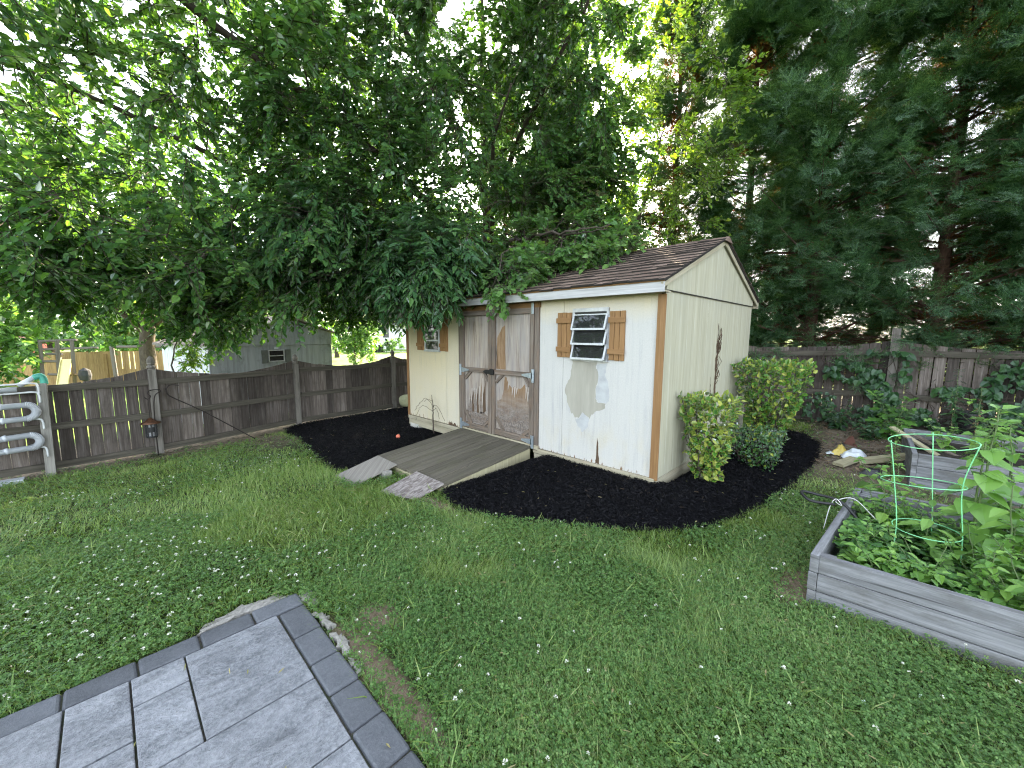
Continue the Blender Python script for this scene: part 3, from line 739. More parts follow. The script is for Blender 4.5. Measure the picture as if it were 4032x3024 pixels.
# ---- doors
for xa, xb in ((1.512, 1.576), (3.055, 3.124)):
    m = MB(); m.box((xa, -.028, -.03), (xb, .0, 1.86)); m.obj("door_jamb", M_GREYW, shed, bevel=.003)
m = MB(); m.box((1.49, -.030, 1.80), (3.14, -.0, 1.866)); m.obj("door_header", M_BROWN, shed, bevel=.002)
def door(x0, x1, hinge_left, torn):
    m = MB(); m.box((x0 + .01, -.006, .055), (x1 - .01, .004, 1.79)); d = m.obj("door", M_PLY, shed)
    y0, y1 = -.042, -.0065; sw = .066
    def bd(nm, p0, p1, w, th=.035):
        m = MB(); m.beam((p0[0], -.0065 - th / 2, p0[1]), (p1[0], -.0065 - th / 2, p1[1]), w, th, (0, -1, 0)); return m.obj(nm, M_GREYW, d, bevel=.003)
    bd("stile", (x0 + sw / 2, .045), (x0 + sw / 2, 1.80), sw); bd("stile", (x1 - sw / 2, .04), (x1 - sw / 2, 1.80), sw)
    bd("rail", (x0 + sw, 1.765), (x1 - sw, 1.765), .07, .033); bd("rail", (x0 + sw, .94), (x1 - sw, .945), .066, .033); bd("rail", (x0 + sw, .09), (x1 - sw, .085), .08, .033)
    i0, i1 = x0 + sw, x1 - sw
    bd("brace", (i0 + .01, .80), (i0 + .16, .93), .05, .022); bd("brace", (i1 - .01, .80), (i1 - .11, .93), .045, .022)
    bd("brace", (i0 + .02, .30), (i0 + .17, .10), .055, .022); bd("brace", (i1 - .01, .21), (i1 - .13, .12), .045, .022)
    for poly, mat in torn:
        m = MB(); m.prism([(p[0], -.0075, p[1]) for p in jag(poly, .004, 3)], (0, .001, 0)); m.obj("torn_veneer", mat, d)
    for hz in ((.93, .09) if hinge_left else (.94, .075)):
        m = MB(); hx = x0 - .002 if hinge_left else x1 + .002; s = 1 if hinge_left else -1
        m.box((hx - .03, -.047, hz - .085), (hx + .02, -.043, hz + .085))
        m.tube([(hx, -.05, hz - .085), (hx, -.05, hz + .085)], .008, 8)
        m.prism([(hx + s * .015, -.047, hz - .04), (hx + s * .19, -.047, hz - .012), (hx + s * .2, -.047, hz), (hx + s * .19, -.047, hz + .012), (hx + s * .015, -.047, hz + .04)], (0, .0035, 0))
        m.obj("hinge", M_GALV, d)
    return d
T1_ = [(2.505, 1.588), (2.51, 1.342), (2.522, 0.985), (2.335, 0.985), (2.338, 1.219), (2.351, 1.413), (2.415, 1.501), (2.446, 1.559)]
TL_ = [[(1.690, .323), (1.747, .497), (1.806, .669), (1.80, .52), (1.79, .3)], [(1.80, .30), (1.812, .55), (1.862, .673), (1.853, .5), (1.85, .3)], [(1.862, .3), (1.866, .56), (1.911, .67), (1.905, .5), (1.90, .3)],
       [(1.91, .3), (1.915, .56), (1.948, .69), (1.955, .5), (1.96, .3)], [(1.975, .3), (1.985, .55), (2.044, .833), (2.04, .6), (2.035, .3)], [(2.05, .3), (2.055, .6), (2.108, .80), (2.112, .349)]]
T3_ = [(2.507, 0.89), (2.54, 0.875), (2.575, 0.787), (2.647, 0.735), (2.697, 0.769), (2.678, 0.65), (2.717, 0.756), (2.796, 0.743), (2.883, 0.815), (2.903, 0.718), (2.921, 0.805), (2.942, 0.622), (2.975, 0.485), (2.975, 0.269), (2.95, 0.13), (2.515, 0.13), (2.345, 0.319), (2.351, 0.537), (2.438, 0.563), (2.491, 0.719)]
dl = door(1.58, 2.258, True, [([(1.66, .14), (2.18, .14), (2.17, .26), (2.05, .33), (1.9, .28), (1.7, .33)], M_TORN)] + [(p, M_TORND if i % 2 else M_TORN) for i, p in enumerate(TL_)])
dr = door(2.268, 3.05, False, [(T3_, M_TORN), (T1_, M_TORN), ([(2.345, .985), (2.343, 1.3), (2.352, 1.35), (2.358, .985)], M_TORND)])
# curled splinters along the torn edges
for (xx, z0, z1) in [(1.80, .42, .66), (1.857, .42, .67), (1.908, .42, .66), (1.97, .42, .70), (2.046, .40, .83), (1.75, .36, .5)]:
    m = MB(); m.prism([(xx - .006, -.009, z1), (xx + .010, -.009, z1), (xx + .014, -.020, z0 + .1), (xx + .004, -.03, z0)], (.0, .0015, 0)); m.obj("splinter", M_SPL, dl)
for (xx, z0, z1) in [(2.58, .70, .80), (2.66, .64, .75), (2.70, .60, .76), (2.74, .66, .75), (2.91, .62, .78), (2.94, .58, .72)]:
    m = MB(); m.prism([(xx - .012, -.009, z1), (xx + .012, -.009, z1), (xx + .008, -.022, z0 + .03), (xx + .0, -.026, z0)], (.0, .0015, 0)); m.obj("splinter", M_SPL, dr)
m = MB(); m.box((2.15, -.060, .905), (2.33, -.0425, .965)); m.prism([(2.15, -.058, .912), (2.10, -.058, .936), (2.15, -.058, .962)], (0, .014, 0)); m.box((2.262, -.075, .90), (2.335, -.0605, .985)); m.obj("latch", M_BLACK, dr, bevel=.003)
m = MB(); m.box((3.015, -.0465, 1.72), (3.055, -.043, 1.86)); m.tube([(3.05, -.05, 1.72), (3.05, -.05, 1.86)], .007); m.obj("hinge", M_GALV, dr)

# ---- windows with tilted sashes, and board shutters
def shedwin(h, open_):
    x0, x1, z0, z1 = h; m = MB(); f = .026
    m.box((x0 - .012, -.014, z0), (x0 + f - .012, .03, z1)); m.box((x1 - f + .012, -.014, z0), (x1 + .012, .03, z1))
    m.box((x0 - .012, -.018, z1 - .03), (x1 + .012, .03, z1 + .012)); m.box((x0 - .02, -.03, z0 - .014), (x1 + .02, .03, z0 + .012))
    w = m.obj("window", M_ALU, shed, bevel=.0015)
    m = MB(); m.box((x0 + f - .012, -.006, z1 - .055), (x1 - f + .012, .0, z1 - .0305)); m.obj("black_strip", M_BLACK, w)  # black strip across the opening, above the top sash
    n = 3; zt = z1 - .055; hh = (zt - z0 - .012) / n
    for k in range(n):
        za = zt - k * hh; zb = za - hh * 1.03
        o = open_; A = lambda xx, s, dy=0: (xx, -.012 - o * s + dy, za + (zb - za) * s)
        m = MB(); xa, xb = x0 + .008, x1 - .008
        for p, q in (((xa, 0), (xa, 1)), ((xb, 0), (xb, 1))): m.beam(A(p[0], 0), A(q[0], 1), .02, .012, (0, -1, 0))
        m.beam(A(xa, .97), A(xb, .97), .022, .016, (0, -1, 0)); m.beam(A(xa, .03), A(xb, .03), .012, .012, (0, -1, 0))
        m.obj("sash", M_ALUW, w)
        m = MB(); m.mesh([A(xa + .01, .04), A(xb - .01, .04), A(xb - .01, .96), A(xa + .01, .96)], [(0, 3, 2, 1)]); m.obj("pane", M_GLASS, w)
    return w
shedwin(WL, .006); shedwin(WR, .055)
def shutter(x0, x1, z0, z1):
    m = MB(); n = 3; w = (x1 - x0) / n
    for k in range(n): m.box((x0 + k * w + .003, -.019, z0 + random.uniform(-.003, .003)), (x0 + (k + 1) * w - .003, -.001, z1 + random.uniform(-.003, .003)))
    for zc in (z0 + (z1 - z0) * .82, z0 + (z1 - z0) * .18): m.box((x0 - .006, -.037, zc - .03), (x1 + .004, -.0192, zc + .03))
    m.obj("shutter", M_TRIMO, shed, bevel=.002)
shutter(.335, .535, 1.19, 1.712); shutter(1.01, 1.215, 1.19, 1.71); shutter(3.41, 3.612, 1.20, 1.722); shutter(4.112, 4.298, 1.193, 1.718)

# ================================================================== ramp and boards at its foot
M_DECK = m_wood("mossy_grey_decking", (0.0706, 0.0628, 0.0460), (0.1266, 0.1123, 0.0865), (0.1882, 0.1689, 0.1325), 1.3, 40, .95, .6, .18, (0.0941, 0.0906, 0.0543), .6, .4)
M_LUMB = m_wood("pale_green_timber", (.24, .22, .13), (.36, .33, .21), (.42, .39, .27), 1.2, 30, .9, .4, .12, (.20, .17, .11), .5)
t = NT("strand_board")
v = t.coord(); a = t.n("TexVoronoi", {"Vector": t.n("Mapping", {"Vector": v, "Rotation": (0, 0, .6), "Scale": (60, 22, 30)}).outputs[0], "Scale": 1.0}); b = t.noise(v, 9, 5, .7)
sx = t.sep(a.outputs["Color"])[0]
col = t.ramp(sx, [(0, (.12, .10, .092)), (.5, (.20, .176, .164)), (1, (.30, .27, .25))])
col = t.mix(t.range(b, .5, .7, 0, .5), col, (.16, .13, .115))
M_OSB = t.pbr(col, .95, t.bump(sx, .5, .004), 0, .1)
M_PLYG = m_wood("grey_plywood_sheet", (0.168, 0.151, 0.130), (0.252, 0.231, 0.202), (0.311, 0.290, 0.260), 2.2, 26, .95, .5, .1, (0.151, 0.139, 0.118), .55)
ramp = empty("wooden_ramp", (2.3, -.7, -.2), "grey plank ramp sloping down from the shed doors", "ramp")
m = MB(); nb = 8; wx = (3.03 - 1.565) / nb
for k in range(nb):
    xx = 1.565 + wx * (k + .5)
    m.beam((xx, -.03 + random.uniform(-.006, .0), .0), (xx, -1.46 + random.uniform(-.01, .01), -.142), wx - .011, .028, (0, 0, 1))
m.obj("deck", M_DECK, ramp, bevel=.003)
for xx in (1.60, 2.3, 2.985):
    m = MB(); y0, y1 = -.05, -1.42
    m.prism([(xx, y0, -.018), (xx, y1, -.156), (xx, y1, -.215), (xx, y0, -.155)], (.036, 0, 0)); m.obj("side_beam", M_LUMB, ramp)
m = MB(); m.box((1.60, -1.455, -.255), (3.02, -1.4205, -.162)); m.obj("end_beam", M_LUMB, ramp)
def sheet(name, pts, zt, th, mat, label, cat, rag=0):
    n = len(pts); m = MB()
    out = []
    for i in range(n):
        a = np.array((*pts[i], zt[i])); b = np.array((*pts[(i + 1) % n], zt[(i + 1) % n])); out.append(tuple(a))
        if rag and i == 2:
            for k in range(1, 14): out.append(tuple(a + (b - a) * k / 14 + np.array((rng.normal() * rag, rng.normal() * rag, 0))))
    m.prism(out, (0, 0, -th)); return tag(m.obj(name, mat), label, cat)
sheet("plywood_sheet", [(1.615, -1.455), (2.11, -1.465), (2.125, -2.01), (1.635, -2.015)], [-.112, -.112, -.232, -.232], .014, M_PLYG, "pale plywood sheet leaning on the left half of the ramp foot", "board")
sheet("strand_board_sheet", [(2.50, -1.43), (3.03, -1.43), (2.985, -1.845), (2.505, -1.945)], [-.112, -.112, -.218, -.226], .014, M_OSB, "darker strand board sheet with ragged end leaning on the ramp foot", "board", .010)
m = MB(); m.box((2.0, -1.66, -.27), (2.17, -1.56, -.155)); tag(m.obj("concrete_brick", M_CONC, bevel=.004), "small concrete brick propping up the pale plywood sheet", "brick")
m = MB(); m.box((.05, -.02, -.27), (.32, .24, -.145)); tag(m.obj("foundation_block", m_plain("white_block", (.52, .50, .45), .95, var=.2, bump=.6), bevel=.004), "pale concrete block under the left front corner of the shed", "block")
# ================================================================== yard fences
M_FENCE = m_wood("weathered_fence_board", (0.0561, 0.0464, 0.0390), (0.1110, 0.0927, 0.0805), (0.1964, 0.1745, 0.1586), 1.5, 34, .95, .6, .6, (0.0464, 0.0390, 0.0329), .55, .4)
M_RAIL = m_wood("mossy_fence_rail", (0.0470, 0.0426, 0.0325), (0.0862, 0.0773, 0.0616), (0.1254, 0.1131, 0.0930), 1.3, 30, .95, .5, .2)
M_POST = m_wood("fence_post_timber", (0.0885, 0.0805, 0.0678), (0.1610, 0.1460, 0.1288), (0.2334, 0.2162, 0.1932), 1.3, 30, .95, .5, .15, (0.0483, 0.0437, 0.0333), .5)
def fence_post(p, top, parent, cap=True, w=.095):
    z0 = zgf(*p); m = MB(); h = w / 2
    if cap:
        m.box((p[0] - h, p[1] - h, z0 - .1), (p[0] + h, p[1] + h, z0 + top - .20))
        m.lathe([(h * .75, z0 + top - .20), (h * .75, z0 + top - .185), (h * 1.15, z0 + top - .175), (h * 1.2, z0 + top - .155), (h * .7, z0 + top - .14), (h * .95, z0 + top - .12), (h * 1.12, z0 + top - .085), (h * .95, z0 + top - .05), (h * .55, z0 + top - .02), (h * .12, z0 + top)], (p[0], p[1], 0), 10)
    else:
        m.box((p[0] - h, p[1] - h, z0 - .1), (p[0] + h, p[1] + h, z0 + top))
    m.obj("post", M_POST, parent)
def fence_bay(p0, p1, n_in, parent, top=1.31, sag=.17, t0=0.0, t1=1.0, gap=.007, rails=(1.10, .60, .085), clip=None):
    """pickets stand behind the rails; n_in points to our side"""
    p0 = np.array(p0); p1 = np.array(p1); d = p1 - p0; L = np.linalg.norm(d); d /= L; n = np.array(n_in)
    m = MB(); w = .138; k = int((L - .05) / w); w = (L - .06) / k
    for i in range(k):
        s0 = .03 + i * w; sc = (s0 + w / 2) / L
        f = lambda s: top - sag * (1 - (2 * s / L - 1) ** 2)
        g = max(.002, gap * random.uniform(.3, 1.7)); th = .016; off = -.024 + random.uniform(-.004, .003)
        pts = []
        a = p0 + d * (s0 + g / 2) + n * off; b = p0 + d * (s0 + w - g / 2) + n * off
        j = random.uniform(-.008, .008); zb = .05 + random.uniform(-.02, .02); sk = random.uniform(-.003, .003)
        za, zb_ = zgf(*a), zgf(*b)
        a2 = a + d * sk; b2 = b + d * sk
        m.prism([(a[0], a[1], za + zb), (b[0], b[1], zb_ + zb), (b2[0], b2[1], zb_ + f(s0 + w) + j), (a2[0], a2[1], za + f(s0) + j)], (-n[0] * th, -n[1] * th, 0))
    m.obj("pickets", M_FENCE, parent)
    for h in rails:
        m = MB(); a = p0 + d * .01 + n * .0; b = p1 - d * .01 + n * .0
        m.beam((a[0], a[1], zgf(*a) + h + random.uniform(-.012, .012)), (b[0], b[1], zgf(*b) + h + random.uniform(-.012, .012)), .038, .088); m.obj("rail", M_RAIL, parent)
LP = [(-1.38, -5.62), (-1.63, -3.37), (-2.22, -1.21), (-2.37, 1.0), (-2.42, 3.1), (-2.42, 5.0)]
lf = empty("side_fence", (-1.63, -3.37, zgf(-1.63, -3.37)), "dark scalloped picket fence with acorn topped posts, running behind the mulch to the grey shed", "fence")
for i, p in enumerate(LP): fence_post(p, (1.5, 1.49, 1.43, 1.45, 1.45, 1.45)[i], lf)
for a, b in zip(LP[:-1], LP[1:]):
    d = np.array(b) - np.array(a); d = d / np.linalg.norm(d)
    fence_bay(a, b, (d[1], -d[0]), lf, gap=.007 if a[1] < -3 else .005 if a[1] < -1.5 else .004)
bf = empty("rear_fence", (6.31, 5.0, zgf(6.31, 5)), "dark vine grown picket fence under the conifers, seen right of the shed", "fence")
BP = [(-2.42 + .001, 5.0), (-.9, 5.0), (1.5, 5.0), (3.9, 5.0), (6.31, 5.0), (8.72, 5.0), (11.1, 5.0)]
for i, p in enumerate(BP[1:]): fence_post(p, 1.64, bf, cap=False, w=.105)
for a, b in zip(BP[:-1], BP[1:]): fence_bay(a, b, (0, -1), bf, top=1.45, sag=.13, rails=(1.25, .57, .06), gap=.009)

# ---- rack of white pipes standing against the fence
M_PVC = m_plain("white_plastic_pipe", (0.420, 0.445, 0.470), .4, 0, .5, .08, 8)
M_FLEX = m_plain("ribbed_white_elbow", (0.386, 0.403, 0.420), .5, 0, .4, .1, 8)
M_RACK = m_wood("pale_rack_post", (0.168, 0.160, 0.139), (0.277, 0.265, 0.235), (0.353, 0.336, 0.302), 1.2, 30)
M_GREEN = m_plain("teal_plastic", (.05, .30, .22), .45)
M_BRKT = m_plain("white_bracket", (0.504, 0.521, 0.521), .5)
rk = empty("pipe_rack", (-1.33, -4.9, -.37), "white pipe rack with two ribbed U bends in front of the fence", "pipe rack")
m = MB(); m.beam((-1.33, -4.45, -.42), (-1.36, -4.43, .82), .09, .09, (1, 0, 0)); m.obj("post", M_RACK, rk, bevel=.004)
m = MB(); m.beam((-1.33, -6.3, -.42), (-1.36, -6.3, .82), .09, .09, (1, 0, 0)); m.obj("post", M_RACK, rk)
def pipe(y0, z0, y1, z1, r=.034):
    m = MB(); m.tube([(-1.25, y0, z0), (-1.25, y1, z1)], r, 14); m.tube([(-1.25, y1 - .20, z1 - (z1 - z0) * .2 / (y1 - y0)), (-1.25, y1 - .17, z1)], r * 1.14, 14); m.obj("pipe", M_PVC, rk, smooth=True)
def bend(y, za, zb):
    m = MB(); r = .036; c = (za + zb) / 2; R = (za - zb) / 2; pts = []; rs = []
    n = 44
    for k in range(n + 1):
        th = math.pi / 2 - math.pi * k / n
        pts.append((-1.25, y + .62 * R * 1.6 * math.cos(th), c + R * math.sin(th))); rs.append(r * (1.0 if k % 2 else 1.17))
    m.tube(pts, rs, 14); m.obj("elbow", M_FLEX, rk)
pipe(-6.2, .52, -4.575, .575); pipe(-6.2, .36, -4.575, .405); bend(-4.575, .575, .405)
pipe(-6.2, .10, -4.575, .195); pipe(-6.2, -.04, -4.575, .035); bend(-4.575, .195, .035)
m = MB(); m.tube([(-1.25, -6.2, .73), (-1.25, -4.62, .775)], .032, 14); m.obj("pipe", M_PVC, rk, smooth=True)
for z in (.83, .72, .38, .02):
    m = MB(); pts = smooth_path([(-1.27, -6.2, z - .03), (-1.27, -4.75, z), (-1.27, -4.50, z + .005), (-1.27, -4.455, z - .03), (-1.27, -4.45, z - .13)], 5); m.tube(pts, .011, 8); m.obj("bracket", M_BRKT, rk, smooth=True)
m = MB(); m.tube([(-1.42, -4.62, .80), (-1.42, -4.48, .90)], .030, 12); m.obj("pipe", M_PVC, rk, smooth=True)
m = MB(); m.tube(smooth_path([(-1.42, -4.49, .895), (-1.42, -4.43, .91), (-1.42, -4.41, .86), (-1.42, -4.41, .80)], 4), .036, 12); m.obj("green_fitting", M_GREEN, rk, smooth=True)
m = MB(); m.box((-1.30, -6.3, -.375), (-1.16, -4.66, -.325)); m.obj("bottom_gutter", M_PVC, rk, bevel=.006)

# ---- hooks and the hanging feeder
M_IRON = m_plain("rusty_black_iron", (.035, .028, .024), .6, .6, .4, .3, 40)
M_FEED = m_plain("feeder_black", (.02, .02, .021), .45, .2)
M_CLEAR = m_plain("feeder_panel", (.32, .32, .33), .3, 0, .6, .3, 60)
M_COPPER = m_plain("rusty_copper_roof", (.13, .06, .032), .5, .5, .5, .35, 25)
sh = MB(); sh.tube(smooth_path([(-1.50, -3.40, -.42), (-1.50, -3.40, .1), (-1.5, -3.38, .5), (-1.5, -3.30, .60), (-1.50, -3.36, .625), (-1.5, -3.43, .61), (-1.5, -3.445, .57), (-1.5, -3.42, .53), (-1.5, -3.45, .49), (-1.5, -3.49, .52)], 6), .007, 8)
tag(sh.obj("shepherd_hook", M_IRON, smooth=True), "upright iron hook holding the bird feeder beside the fence post", "hook")
m = MB(); m.tube(smooth_path([(-1.55, -3.08, .66), (-1.56, -3.17, .675), (-1.56, -3.23, .62), (-1.56, -3.22, .53), (-1.55, -3.13, .45), (-1.52, -2.78, .19), (-1.45, -2.13, -.36)], 8), .0085, 8)
tag(m.obj("shepherd_hook", M_IRON, smooth=True), "bent iron hook leaning diagonally against the dark fence", "hook")
fd = empty("bird_feeder", (-1.5, -3.45, .0), "black lantern bird feeder with a rusty round roof, hanging by the fence", "bird feeder")
m = MB(); m.tube([(-1.5, -3.45, .495), (-1.5, -3.45, .20)], .004, 6); m.obj("hanger", M_IRON, fd)
m = MB(); m.lathe([(.118, .125), (.12, .135), (.06, .165), (.025, .20), (.006, .21)], (-1.5, -3.45, 0), 20); m.obj("roof", M_COPPER, fd, smooth=True)
m = MB(); m.lathe([(.052, -.06), (.052, .125)], (-1.5, -3.45, 0), 12); m.obj("seed_tube", M_CLEAR, fd)
m = MB()
for k in range(8):
    th = k * math.pi / 4; x0, y0 = -1.5 + .06 * math.cos(th), -3.45 + .06 * math.sin(th); m.box((x0 - .009, y0 - .009, -.07), (x0 + .009, y0 + .009, .125))
m.lathe([(.066, -.085), (.066, -.068)], (-1.5, -3.45, 0), 16); m.lathe([(.064, .0), (.064, .075)], (-1.5, -3.45, 0), 16)
m.obj("cage", M_FEED, fd)

# ================================================================== what stands beyond the side fence
def yard(P, k=1.143):  # scales a point about the camera; camera position folded into the offsets
    return (P[0] * k - .911 * (k - 1) / .143 , P[1] * k + .5475 * (k - 1) / .143, P[2] * k - .2095 * (k - 1) / .143)
gs = empty("neighbour_shed", (-4.4, -.9, zgf(-4.4, -.9)), "stained grey shed beyond the dark picket fence", "shed")
t = NT("stained_grey_siding")
v = t.coord(); s1 = t.noise(t.n("Mapping", {"Vector": v, "Scale": (14, 14, 1.2)}).outputs[0], 1.0, 5, .7); s2 = t.noise(v, 2.0, 5, .7)
col = t.ramp(s1, [(.3, (.18, .19, .205)), (.6, (.27, .285, .305))]); col = t.mix(t.range(s2, .5, .68, 0, .75), col, (.09, .10, .095))
M_GS = t.pbr(col, .9, t.bump(s1, .2, .005))
M_GSW = m_wood("skylit_white_siding", (.40, .42, .45), (.56, .58, .62), (.64, .66, .70), .6, 9, .8, .15, .05, (.30, .32, .36), .4)  # sky light on the left wall, painted in as a whiter siding colour
M_GROOF = m_wood("faded_roofing", (.12, .10, .10), (.19, .165, .16), None, 3, 9)
ca = np.array((-3.85, -2.34)); fdv = np.array((-.347, .938)); bd = np.array((-.938, -.347))
def gp(s, b, z): q = ca + fdv * s + bd * b; return (q[0], q[1], z)
zb = -.65
m = MB(); m.prism([gp(0, 0, zb), gp(3.1, 0, zb), gp(3.1, 0, 1.17), gp(0, 0, 1.17)], (*(bd * .03), 0)); m.obj("wall", M_GS, gs)
m = MB(); m.prism([gp(0, -.012, 1.18), gp(3.1, -.012, 1.18), gp(3.1, -.012, 1.48), gp(1.9, -.012, 1.82), gp(0, -.012, 1.22)], (*(bd * .04), 0)); m.obj("gable", M_GS, gs)
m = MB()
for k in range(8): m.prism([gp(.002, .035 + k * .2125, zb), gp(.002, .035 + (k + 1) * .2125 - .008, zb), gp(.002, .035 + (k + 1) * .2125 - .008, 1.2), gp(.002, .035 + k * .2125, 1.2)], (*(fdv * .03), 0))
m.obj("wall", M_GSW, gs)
m = MB(); m.prism([gp(3.07, .035, zb), gp(3.07, 1.7, zb), gp(3.07, 1.7, 1.45), gp(3.07, .035, 1.45)], (*(fdv * .03), 0)); m.prism([gp(.04, 1.7, zb), gp(3.06, 1.7, zb), gp(3.06, 1.7, 1.2), gp(.04, 1.7, 1.2)], (*(bd * .03), 0)); m.obj("wall", M_GS, gs)
m = MB(); m.prism([gp(-.12, -.06, 1.20), gp(1.9, -.06, 1.85), gp(1.9, -.06, 1.89), gp(-.12, -.06, 1.24)], (*(bd * 1.9), 0)); m.prism([gp(1.9, -.06, 1.85), gp(3.2, -.06, 1.47), gp(3.2, -.06, 1.51), gp(1.9, -.06, 1.89)], (*(bd * 1.9), 0)); m.obj("roof", M_GROOF, gs)
m = MB(); 
for a in ((1.27, 1.29, .79, 1.07), (1.65, 1.67, .79, 1.07), (1.29, 1.65, .79, .81), (1.29, 1.65, 1.05, 1.07), (1.29, 1.65, .92, .94)):
    m.prism([gp(a[0], -.002, a[2]), gp(a[1], -.002, a[2]), gp(a[1], -.002, a[3]), gp(a[0], -.002, a[3])], (*(-bd * .02), 0))
gw = m.obj("window", M_ALU, gs)
m = MB(); m.prism([gp(1.29, -.001, .81), gp(1.65, -.001, .81), gp(1.65, -.001, 1.05), gp(1.29, -.001, 1.05)], (*(-bd * .006), 0)); m.obj("pane", m_plain("dark_pane", (.015, .017, .018), .1, 0, .6), gw)
for s0 in (1.11, 1.70):
    m = MB(); m.prism([gp(s0, -.002, .76), gp(s0 + .14, -.002, .76), gp(s0 + .14, -.002, 1.07), gp(s0, -.002, 1.07)], (*(-bd * .02), 0)); m.obj("shutter", m_plain("grey_shutter", (.10, .105, .10), .9), gs)
m = MB(); m.prism([gp(1.42, -.014, 1.09), gp(1.52, -.014, 1.09), gp(1.52, -.014, 1.14), gp(1.42, -.014, 1.14)], (*(-bd * .01), 0)); m.obj("vent", M_GSW, gs)

M_TAN = m_wood("new_tan_boards", (.26, .165, .07), (.40, .265, .12), (.50, .35, .18), 1.0, 14, .9, .3, .16, (.20, .12, .05), .35)
tf = empty("board_fence", (-23, -4.5, -1.3), "tan new board fence behind the climbing frame in the neighbouring yard", "fence")
TA, TB = np.array((-29.5, -10.8)), np.array((-17.0, 1.2)); d = (TB - TA); L = np.linalg.norm(d); d /= L; nrm2 = np.array((d[1], -d[0]))
m = MB(); k = 0; s = 0.0
while s < L:
    p = TA + d * s; q = TA + d * (s + .142); tp = .28 + .34 * s / L + random.uniform(-.01, .01) + .04
    m.prism([(p[0], p[1], -1.5), (q[0], q[1], -1.5), (q[0], q[1], tp), (p[0], p[1], tp)], (-nrm2[0] * .02, -nrm2[1] * .02, 0)); s += .146
m.obj("boards", M_TAN, tf)
for k in range(8):
    p = TA + d * (.3 + k * 2.44) + nrm2 * .05; m = MB(); m.box((p[0] - .05, p[1] - .05, -1.5), (p[0] + .05, p[1] + .05, .2 + .34 * k / 7)); m.obj("post", M_TAN, tf)

M_PLAY = m_wood("old_play_timber", (.07, .06, .055), (.13, .115, .105), None, 1.2, 20)
M_YEL = m_plain("yellow_plastic", (.60, .55, .27), .45, var=.06)
ps = empty("climbing_frame", yard((-15, -5, -.3)), "weathered timber climbing frame with a yellow slide beyond the fence", "climbing frame")
K = 1.143
def pbeam(a, b, w, nm="post"):
    m = MB(); m.beam(yard(a, K), yard(b, K), w, w, (1, .3, .2)); m.obj(nm, M_PLAY, ps)
for (x, y) in ((-15.41, -5.41), (-15.05, -5.0), (-14.50, -4.62), (-14.85, -4.98)):
    ax = -15.20 if x < -15.3 else x; pbeam((x, y, 1.18), (x + .12, y - .08, -.95), .10)
for a, b in (((-15.45, -5.45, 1.14), (-14.45, -4.5, 1.2)), ((-15.3, -5.36, .86), (-13.9, -4.0, .93)), ((-15.25, -5.4, .44), (-14.8, -4.95, .44)), ((-15.1, -5.3, -.02), (-14.3, -4.55, -.02)), ((-15.25, -5.3, .7), (-14.8, -4.9, .7))): pbeam(a, b, .075, "crossbeam")
a0 = np.array(yard((-14.81, -4.95, .51), K)); a1 = np.array(yard((-14.53, -4.67, .53), K)); fw = np.array((.75, -.15, -.9))
m = MB(); sd3 = (a1 - a0); m.mesh([a0, a1, a1 + fw * 1.3, a0 + fw * 1.3], [(0, 1, 2, 3)])
sl3 = [a0, a1, a1 + fw * 1.45, a0 + fw * 1.45]
m = MB(); m.prism(sl3, (0, 0, -.03)); m.prism([a0, a0 + fw * 1.45, a0 + fw * 1.45 + np.array((0, 0, .1)), a0 + np.array((0, 0, .1))], tuple(sd3 * .06)); m.prism([a1, a1 + fw * 1.45, a1 + fw * 1.45 + np.array((0, 0, .1)), a1 + np.array((0, 0, .1))], tuple(-sd3 * .06)); m.obj("slide", M_YEL, ps)
m = MB(); c = yard((-14.18, -4.40, .04), K); m.lathe([(.02, -.34), (.16, -.28), (.2, -.1), (.17, .1), (.03, .2)], c, 12); m.obj("hanging_sack", m_plain("dark_cloth", (.03, .032, .035), .9), ps)
m = MB()
for p in ((-14.72, -3.42), (-14.41, -3.22), (-14.28, -3.09), (-14.04, -2.86), (-13.68, -2.51), (-13.48, -2.31)):
    m.tube([yard((p[0], p[1], .75), 1.05), yard((p[0] + .03, p[1], .10), 1.05)], .014, 6)
m.obj("swing_chains", M_YEL, ps)
m = MB(); m.tube([yard((-15.0, -3.65, .95), 1.05), yard((-14.75, -3.6, -1.1), 1.05)], .07, 8); m.obj("post", M_PLAY, ps)
m = MB(); m.tube([yard((-15.0, -3.65, .92), 1.05), yard((-13.3, -2.1, .95), 1.05)], .05, 8); m.obj("crossbeam", M_PLAY, ps)

M_RED = m_plain("red_boards", (.30, .05, .04), .8, var=.15, scale=3)
M_HWHITE = m_wood("white_house_siding", (.58, .58, .57), (.70, .70, .69), None, .3, 5, .7, .1, .02)
M_HROOF = m_plain("grey_house_roof", (.11, .105, .10), .9, scale=2)
ro = empty("red_outbuilding", (-41, -9.6, -1.3), "red outbuilding with pale end wall behind the tan fence", "outbuilding")
m = MB(); m.prism([(-43.3, -11.6, -1.5), (-40.2, -8.5, -1.5), (-40.2, -8.5, .55), (-43.3, -11.6, .55)], (-1.5, 1.5, 0)); m.obj("wall", M_RED, ro)
m = MB(); m.prism([(-45.6, -13.9, -1.5), (-43.34, -11.64, -1.5), (-43.34, -11.64, .75), (-45.6, -13.9, .75)], (-1.5, 1.5, 0)); m.obj("end_wall", M_HWHITE, ro)
m = MB(); m.prism([(-43.2, -11.8, .56), (-39.9, -8.5, .56), (-41.2, -7.2, 1.15), (-44.5, -10.5, 1.15)], (0, 0, .06)); m.obj("roof", m_plain("dull_red_roof", (.20, .06, .05), .8), ro)

